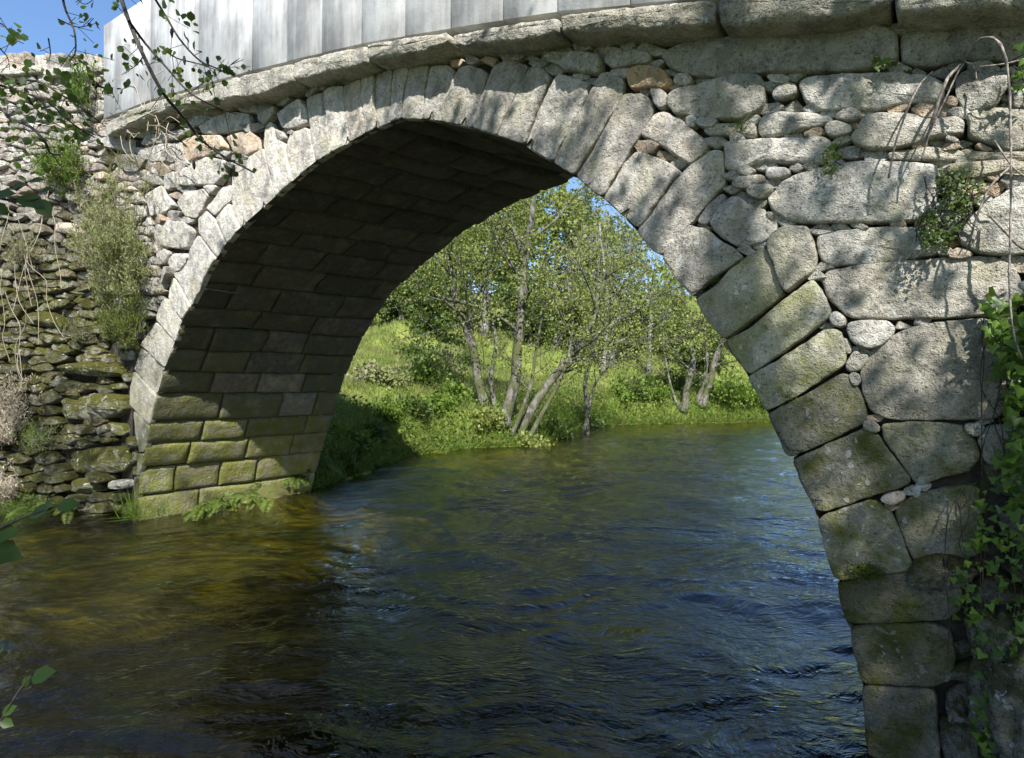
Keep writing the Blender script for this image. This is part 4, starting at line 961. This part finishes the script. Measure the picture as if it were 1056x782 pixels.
def creeper(name, label, outline, n, size, mat, shape='ivy', o0=.03, o1=.14, group=None, cat='creeper', pl=FACE, stems=8):
    root = thing(name, tuple(on(outline[0][0], outline[0][1], .03, pl)), label, cat, group)
    ol = np.array(outline, float); lo, hi = ol.min(0), ol.max(0); P = []
    cc = [(lo + (hi - lo) * RS.rand(2)) for _ in range(60)]
    while len(P) < n:
        q = cc[RS.randint(60)] + RS.randn(2) * (hi - lo) * .07
        if inpoly(q[:1], q[1:], ol)[0]: P.append(on(q[0], q[1], o0 + (o1 - o0) * RS.rand() ** 1.5, pl))
    P = np.array(P); m = MB(); nv = np.array([pl.n[0], pl.n[1], .35]); c_ = nv + RS.randn(n, 3) * .45; c_ /= np.linalg.norm(c_, axis=1)[:, None]
    a = np.array([0, 0, -1]) + RS.randn(n, 3) * .6; a -= c_ * np.sum(a * c_, 1)[:, None]; a /= np.linalg.norm(a, axis=1)[:, None]
    leaves(m, P, size * (.5 + .8 * RS.rand(n)), a, np.cross(c_, a), c_, shape, .8); m.build('leaves', M[mat], root, smooth=False)
    m = MB()
    for k in range(stems):
        pp = [on(*(lo + (hi - lo) * RS.rand(2) * (1, .3)), .02, pl)]; q = lo + (hi - lo) * (RS.rand(), .1)
        L = []
        for s_ in range(7): L.append(on(np.clip(q[0], lo[0], hi[0]), q[1], .025 + .02 * RS.rand(), pl)); q = q + np.array([RS.randn() * 7, (hi[1] - lo[1]) / 7 * .9])
        tube(m, spline(L, 3), .0022, 4, cap=False)
    m.build('stems', M['darkbark'], root)
    return root
creeper('ivy', 'bright ivy curtain hanging over the large round stone at the right edge', [(1015,300),(1080,290),(1080,520),(1035,520),(1030,470),(1036,430),(1030,400),(1018,350),(1012,320)], 460, .040, 'ivy')
creeper('ivy', 'darker ivy spreading down the shaded wall at lower right', [(1000,490),(1085,480),(1085,690),(1045,700),(1020,640),(985,625),(975,595),(1000,560),(1005,530)], 330, .027, 'ivy')
creeper('ivy', 'small pale ivy sprig low on the shaded rock at lower right', [(1003,640),(1028,640),(1036,700),(1030,770),(1008,775),(1000,720)], 70, .034, 'ivy', stems=2)
creeper('flowering_weed', 'weed clump with tiny dark leaves between the big stones upper right', [(968,176),(1000,180),(1018,195),(1000,225),(975,262),(950,262),(945,235),(962,212)], 900, .014, 'leaf_dark', 'quad', .02, .12, cat='weed')
creeper('flowering_weed', 'small dark weed sprig on the top of the long white stone', [(852,152),(868,148),(872,165),(860,182),(850,180)], 150, .013, 'bank', 'quad', .02, .06, cat='weed', stems=2)
creeper('ivy', 'two leaf ivy sprig under the long dark cornice stone', [(905,70),(922,64),(926,76),(910,80)], 12, .03, 'ivy', stems=1)
creeper('ivy', 'ivy sprigs beside the top of the hanging root', [(1044,60),(1056,55),(1070,100),(1048,105)], 22, .03, 'ivy', stems=2)
# hanging roots
rt = thing('hanging_roots', tuple(on(993, 68, .03)), 'dry grey roots hanging from a joint high on the right spandrel', 'roots')
m = MB(); tube(m, spline([on(990,72,.0), on(1003,59,.10), on(1018,60,.16), on(1030,75,.19), on(1036,110,.20), on(1038,170,.19), on(1038,240,.18), on(1037,300,.17), on(1041,345,.16), on(1050,372,.13)], 5), np.linspace(.0050, .0028, 46) * (1 + .25 * np.sin(np.arange(46) * 1.9)), 6); m.build('root', M['root'], rt)
for L, r in (([(990,72),(978,90),(970,112),(963,135),(955,155)], .006), ([(962,78),(950,95),(940,118),(932,140),(925,160),(918,190)], .004), ([(993,70),(985,90),(975,115),(962,142),(950,175)], .003), ([(995,70),(1003,82),(1006,95)], .003), ([(1045,172),(1020,200),(1005,235),(998,262)], .004), ([(1025,150),(1040,180),(1052,190)], .003), ([(1020,225),(1035,245),(1050,262),(1070,265)], .005), ([(1010,75),(1035,80),(1070,70)], .003)):
    m = MB(); n_ = len(L); tube(m, spline([on(x, y, .02 + .10 * math.sin(math.pi * .9 * (k + .3) / n_)) for k, (x, y) in enumerate(L)], 4), r, 5); m.build('root', M['root'], rt)
tw = thing('dry_creeper', tuple(on(165, 140, .06)), 'pale dry creeper stems tangled under the left end of the cornice', 'creeper')
m = MB()
for k in range(26):
    x, y = 118 + 85 * RS.rand(), 122 + 20 * RS.rand(); L = []
    dxy = np.array([RS.randn() * 12, 10 * RS.randn() + 4])
    for s_ in range(5): L.append(on(x, y, .06 + .1 * RS.rand())); x += dxy[0] * .6 + RS.randn() * 5; y += dxy[1] * .6 + RS.randn() * 4
    tube(m, spline(L, 3), .004, 4, cap=False)
m.build('stems', M['dry'], tw)
# heather shrub and other plants on the left wall
def shrub_on(name, label, c, rx, ry, n, size, mat, pl, o=.25, stems=46, cat='shrub', group=None, down=.0, stemmat='root'):
    c3 = on(c[0], c[1], .05, pl); root = thing(name, tuple(c3), label, cat, group); scale = c3[1] / F_PX
    m = MB(); tipsL = []
    for k in range(stems):
        an = RS.rand() * 2 * math.pi; q = math.sqrt(RS.rand()); ex, ey = c[0] + math.cos(an) * rx * q, c[1] + math.sin(an) * ry * q - ry * .1
        e = on(ex, ey, o * (1.1 - q * .6) * (.5 + .8 * RS.rand()), pl); s0 = c3 + RS.randn(3) * .05 + (0, 0, -ry * scale * (.5 - down))
        mid = (s0 + e) / 2 - np.array([0, .08, .05]) * RS.rand(); pts = spline([s0, mid, e], 4); tube(m, pts, np.linspace(.006, .002, len(pts)), 4, cap=False); tipsL.append(pts)
        for t_ in range(4):
            b0 = pts[RS.randint(3, len(pts))]; pe = b0 + RS.randn(3) * .07 + np.array([0, -.02, .05]); pp = spline([b0, pe], 3); tube(m, pp, .0018, 3, cap=False); tipsL.append(pp)
    m.build('stems', M[stemmat], root)
    k = RS.randint(0, len(tipsL), n); P = np.array([tipsL[q][RS.randint(len(tipsL[q]) // 2, len(tipsL[q]))] for q in k]) + RS.randn(n, 3) * .025
    a, b_, c_ = rot_frames(n, (0, -.3, .9), .6); m = MB(); leaves(m, P, size * (.6 + .8 * RS.rand(n)), a, b_, c_, 'quad', .16); m.build('foliage', M[mat], root, smooth=False); return root
shrub_on('heather_shrub', 'large feathery olive green heather growing out of the left wall', (138,258), 44, 68, 16000, .050, 'heather', FACE, .45, 80)
shrub_on('heather_shrub', 'dark lower part of heather hanging at the wall corner beside the arch', (142,330), 22, 34, 5500, .045, 'moss', FACE, .3, 36)
shrub_on('dry_shrub', 'grey brown dry shrub at the far left of the wall', (18,425), 34, 42, 7000, .04, 'dry', WING, .5, 60)
shrub_on('dry_shrub', 'small pale dry shrub below the larger dry shrub', (22,500), 26, 18, 2600, .04, 'dry', WING, .6, 30)
shrub_on('hanging_weed', 'green and red leafed weed hanging from the left wall under the branch', (74,178), 28, 26, 3600, .06, 'bank', WING, .25, 46, 'weed', None, .9, 'dry')
shrub_on('young_shrub', 'bright green leafy sprout at the corner of the parapet end', (99,108), 10, 22, 420, .10, 'ivy', WING, .3, 12, 'shrub')
shrub_on('bank_weed', 'green weeds at the foot of the left wall', (45,525), 34, 12, 2400, .06, 'bank', WING, .75, 30, 'weed')
shrub_on('wall_weed', 'dry grass and weeds sprouting from the middle of the left rubble wall', (38,262), 20, 12, 1100, .05, 'heather', WING, .18, 20, 'weed')
shrub_on('wall_weed', 'mossy weed patch on the left wall beside the dark lower heather', (84,345), 18, 9, 1000, .035, 'moss', WING, .16, 18, 'weed')
shrub_on('wall_weed', 'dark hanging weed low on the left wall over the big mossy stones', (52,450), 20, 12, 1400, .04, 'bank', WING, .25, 20, 'weed')
m = MB()
for k in range(16):
    x, y = 2 + 60 * RS.rand(), 190 + 190 * RS.rand(); L = []; dx_ = RS.randn() * 3
    for s_ in range(6): L.append(on(x, y, .12 + .06 * RS.rand(), WING)); x += dx_ + RS.randn() * 4; y += 14 + 10 * RS.rand()
    tube(m, spline(L, 3), .0035, 4, cap=False)
prop(m.build('dry_stalks', M['dry'], origin=tuple(on(30, 300, .1, WING))), 'thin dry stalks hanging down the face of the left rubble wall', 'stalks')

# rock outcrop at the lower right foot of the wall
def rock(label, c, r, seed):
    m = MB(); nu, nv = 40, 26; th = np.linspace(0, 2 * math.pi, nu, endpoint=False); ph = np.linspace(.02, math.pi - .02, nv)
    T, Ph = np.meshgrid(th, ph); D = np.stack([np.cos(T) * np.sin(Ph), np.sin(T) * np.sin(Ph), np.cos(Ph)], -1).reshape(-1, 3)
    k = 1 + .28 * fbm(D + seed, 1.6, 2) + .16 * fbm(D + seed, 5, 3) + .05 * fbm(D + seed, 18, 2)
    D2 = np.sign(D) * np.abs(D) ** .8
    V = np.array(c) + D2 * k[:, None] * np.array(r)
    i = np.arange(nv - 1)[:, None] * nu; j = np.arange(nu)[None]; k2 = (j + 1) % nu
    m.add(V, np.stack([(i + j).ravel(), (i + nu + j).ravel(), (i + nu + k2).ravel(), (i + k2).ravel()], 1), (.6, 0, .45)); return prop(m.build('rock', M['rubble'], origin=tuple(c)), label, 'rock', 'rocks at the wall foot')
rock('cracked grey rock against the wall at the lower right edge', on(1062, 730, .02), (.16, .12, .26), 3)
rock('smaller grey rock above the cracked rock at lower right', on(1030, 665, -.02), (.09, .07, .12), 8)
rock('mossy rock at the bottom beside the lowest voussoir', on(1000, 775, -.04), (.07, .07, .17), 12)

# ------------------------------------------------------------------ the overhanging alder above the viewer
SUN = np.array([.141, -1.359, 1.34]); SUN /= np.linalg.norm(SUN)
al = thing('overhanging_alder', (2.6, -5.2, -1.0), 'alder whose dark leafy twigs hang into the upper left corner', 'tree')
m = MB(); tube(m, spline([(2.6,-5.2,-1.2),(2.5,-5.1,1.5),(2.2,-4.6,4),(1.8,-4.2,7),(1.5,-4,9.5)], 5), np.linspace(.2, .06, 21), 9)
limbs = [[(2.4,-4.8,2.8),(1.2,-3.4,4.2),(-.6,-1.4,4.4),(-1.6,.2,2.7),(-1.68,1.2,1.95)], [(2.2,-4.6,4),(2.6,-3,5),(2.9,-1.4,5.6)], [(2.2,-4.6,4),(.9,-3.6,5.6),(-.8,-2.5,6.4),(-3.4,-1.2,6.0)], [(2.0,-4.4,5.5),(2.8,-4,7),(3.6,-3.4,8)], [(2.5,-5,1.8),(2.2,-3.6,2.9),(1.2,-2.4,3.2)], [(2.5,-5,1.8),(3.2,-3.8,2.6),(3.4,-2.6,2.8)], [(1.8,-4.2,7),(.6,-3.2,7.6),(-.6,-2.5,7.9)]]
for L in limbs: tube(m, spline(L, 5), np.linspace(.06, .014, (len(L) - 1) * 5 + 1), 6)
m.build('trunk', M['bark'], al)
def shade_density(c):
    # where the shadow of a leaf clump falls, and how shaded the photograph is there
    best = None
    den = FACE.n @ (-SUN[:2]); t = ((FACE.o - c[:2]) @ FACE.n) / den; p = c - SUN * t
    if p[2] > WL and t > 0:
        if p[1] < .5: return .3
        x = HX + F_PX * p[0] / p[1]; y = HY - F_PX * p[2] / p[1]
        s_ = (p[:2] - FACE.o) @ FACE.d
        if s_ > sR and s_ < sL and p[2] < intr_z(s_): 
            t2 = (c[2] - WL) / SUN[2]; p = c - SUN * t2
        else:
            if x < 150 and y > 440: return .75
            if x < 520: return 0.0
            if y < 45: return .06
            if y < 90: return .12
            if x < 640: return .42
            if y > 600: return 1.0
            if x > 985 and 280 < y < 470: return .04
            if y > 285 and x < 885 and y < 470: return .15
            if y > 430: return .62 if x < 960 else .8
            if x > 640 and y < 280: return .19
            return .28
    else:
        t2 = (c[2] - WL) / SUN[2]; p = c - SUN * t2
    if p[1] < 1.9: return .25
    x = HX + F_PX * p[0] / p[1]; y = HY - F_PX * p[2] / p[1]
    if x > 380 + (y - 560) * -.5 : return .95
    if y > 640: return .75
    if x < 130 and y < 600: return .3
    return .05
cl = []
for k in range(5200):
    c = np.array([-5.5 + 10.5 * RS.rand(), -7 + 7.6 * RS.rand(), 2.0 + 6.0 * RS.rand() ** 1.2])
    if c[2] < .85 * max(0, c[1]) + 2.4 + .25 * max(0, c[1] + 2): continue
    if RS.rand() < shade_density(c) * .62: cl.append(c)
cl = np.array(cl); print('clumps', len(cl))
m = MB(); pc = []
for c in cl:
    n = 40; ax = RS.randn(3); ax /= np.linalg.norm(ax); t = (RS.rand(n) - .5) * .75
    P = c + ax * t[:, None] + RS.randn(n, 3) * .075; pc.append(P)
    tube(m, np.array([c - ax * .4, c, c + ax * .4 + RS.randn(3) * .08]), np.array([.007, .005, .002]), 4, cap=False)
P = np.concatenate(pc); prop(m.build('twigs', M['darkbark'], al), kind='stuff')
m = MB(); leaves(m, P, .06 + .04 * RS.rand(len(P)), shape='quad', wid=.8); m.build('crown', M['leaf_near'], al, smooth=False)
# twigs that hang into the frame: polylines (photo pixels, depth)
TW = [([(112,-60),(122,-12),(133,22),(148,58),(168,96),(190,122),(206,143),(230,161),(262,178)], 1.75, .0075), ([(133,22),(150,45),(172,70),(196,96),(226,112),(244,118)], 1.75, .0045), ([(148,-20),(170,15),(185,40),(205,62),(222,70),(231,75)], 1.7, .004), ([(165,48),(182,60),(205,66),(228,74)], 1.72, .003),
      ([(60,-40),(66,5),(76,30),(78,52),(72,64)], 1.6, .004), ([(66,-20),(85,4),(100,-3)], 1.6, .002), ([(-30,78),(0,88),(25,96),(50,106),(78,130),(98,142)], 1.6, .0045), ([(-30,105),(0,112),(10,122),(30,130),(46,146),(52,158),(62,160)], 1.6, .006), ([(-25,58),(5,80),(38,84),(60,96),(90,116),(108,130)], 1.65, .004),
      ([(-20,20),(2,25),(15,40),(24,45)], 1.6, .003), ([(0,50),(8,60),(10,72)], 1.6, .002), ([(25,96),(45,120),(80,140)], 1.62, .0025), ([(50,40),(52,56),(48,66)], 1.62, .002), ([(231,75),(240,65),(248,60)], 1.7, .0015), ([(205,143),(225,158),(240,172)], 1.75, .0025), ([(112,85),(118,100),(126,115)], 1.7, .0015), ([(196,96),(212,84),(226,76)], 1.75, .0018),
      ([(148,58),(140,68),(132,72)], 1.7, .002), ([(60,20),(80,28),(100,24)], 1.6, .002)]
m = MB(); LP = []; LD = []
for L, dz, r in TW:
    p = spline([at(x, y, dz + .1 * math.sin(k * 1.3)) for k, (x, y) in enumerate(L)], 4); tube(m, p, np.linspace(r, r * .35, len(p)), 5, cap=False)
    for k in range(2, len(p) - 1, 1):
        if RS.rand() < .62:
            e = p[k] + RS.randn(3) * .03 + np.array([0, 0, -.01]); tube(m, np.array([p[k], e]), .001, 3, cap=False)
            for q in range(RS.randint(1, 4)): LP.append(e + RS.randn(3) * .012)
m.build('hanging_twigs', M['darkbark'], al)
for (x, y), n, s in (((15,32),14,7), ((17,125),22,12), ((40,118),30,12), ((60,110),26,10), ((75,125),18,10), ((55,84),16,9), ((85,142),20,9), ((25,150),8,8), ((95,60),10,6), ((120,90),6,5), ((30,70),14,9), ((180,20),14,9), ((190,14),8,6), ((100,78),8,5), ((10,95),16,9)):
    for q in range(int(n * .6)): LP.append(at(x + RS.randn() * s, y + RS.randn() * s * .7, 1.62 + .08 * RS.randn()))
LP = np.array(LP); n = len(LP); a, b_, c_ = rot_frames(n, (.2, -.1, -.5), .8)
m = MB(); leaves(m, LP, .011 + .017 * RS.rand(n), a, b_, c_, 'leaf', .85); m.build('hanging_leaves', M['leaf_near'], al, smooth=False)
for x, y in ((177,34),(178,95),(190,62),(130,140),(200,170),(214,63),(241,174)): m = MB(); tube(m, np.array([at(x, y - 4, 1.72), at(x, y, 1.72), at(x + .5, y + 5, 1.72)]), np.array([.003, .005, .002]), 6); m.build('catkin', M['darkbark'], al)
def near_sprig(label, path, Zd, lv):
    root = thing('leafy_sprig', tuple(at(*path[0], Zd)), label, 'sprig', 'near leaf sprigs')
    m = MB(); tube(m, spline([at(x, y, Zd) for x, y in path], 5), .0016, 5); m.build('stem', M['darkbark'], root)
    for (x, y, ang, s) in lv:
        a = np.array([[math.cos(ang), -.1, math.sin(ang)]]); a /= np.linalg.norm(a); c_ = np.array([[.25 * RS.randn(), -.8, .55]]); c_ -= a * (c_ @ a.T); c_ /= np.linalg.norm(c_)
        m = MB(); leaves(m, at(x, y, Zd)[None], s * Zd / F_PX, a, np.cross(c_, a), c_, 'leaf', .62); m.build('leaf', M['leaf_near'], root)
near_sprig('dark rounded leaves close to the lens at the left edge above the wall', [(-30,200),(0,205),(20,208),(40,205)], .75, [(18,203,-.35,32), (38,205,-.9,26), (-8,204,.2,26), (-12,212,-.3,24), (12,196,.5,16), (30,188,.2,16), (42,198,.3,14)])
near_sprig('twig with three leaves at the lower left corner over the water', [(-30,790),(0,745),(18,715),(32,698)], .8, [(32,700,.35,28), (24,708,1.0,14), (2,736,.5,18), (0,742,-.4,16)])
near_sprig('pale leaves close to the lens at the left edge near the wall foot', [(-30,560),(0,545),(30,532),(60,522)], .75, [(-14,552,.1,36), (-18,565,-.2,44), (30,532,.35,26), (58,522,.1,26), (45,527,.9,16)])

# ------------------------------------------------------------------ light, sky, camera
w = bpy.data.worlds.new('World'); bpy.context.scene.world = w; w.use_nodes = True; t = w.node_tree; t.nodes.clear()
sky = t.nodes.new('ShaderNodeTexSky'); sky.sky_type = 'NISHITA'; sky.sun_disc = False; el = math.asin(SUN[2]); sky.sun_elevation = el
sky.sun_rotation = math.atan2(SUN[0], SUN[1]); sky.air_density = 1.15; sky.dust_density = .9; sky.ozone_density = 6.5
bg = t.nodes.new('ShaderNodeBackground'); bg.inputs[1].default_value = .105; ou = t.nodes.new('ShaderNodeOutputWorld'); t.links.new(sky.outputs[0], bg.inputs[0]); t.links.new(bg.outputs[0], ou.inputs[0])
sun = bpy.data.lights.new('sun', 'SUN'); sun.energy = 5.0; sun.angle = math.radians(.53); sun.color = (1, .98, .945)
so = bpy.data.objects.new('sun', sun); C.objects.link(so); so.rotation_euler = Vector(SUN).to_track_quat('Z', 'Y').to_euler(); so.location = (0, -20, 20)
cam = bpy.data.cameras.new('camera'); co = bpy.data.objects.new('camera', cam); C.objects.link(co); co.location = (0, 0, 0); co.rotation_euler = (math.radians(90), 0, 0)
cam.sensor_width = 36; cam.lens = 36 * F_PX / 1056; cam.shift_y = (HY - 391) / 1056; cam.clip_start = .02; cam.clip_end = 900
sc = bpy.context.scene; sc.camera = co
sc.view_settings.view_transform = 'Standard'; sc.view_settings.look = 'None'; sc.view_settings.exposure = 1.15; sc.view_settings.gamma = 1; sc.view_settings.use_curve_mapping = False
sc.cycles.use_denoising = True; sc.cycles.max_bounces = 8; sc.cycles.transparent_max_bounces = 16; sc.cycles.diffuse_bounces = 3
sc.cycles.sample_clamp_indirect = 4
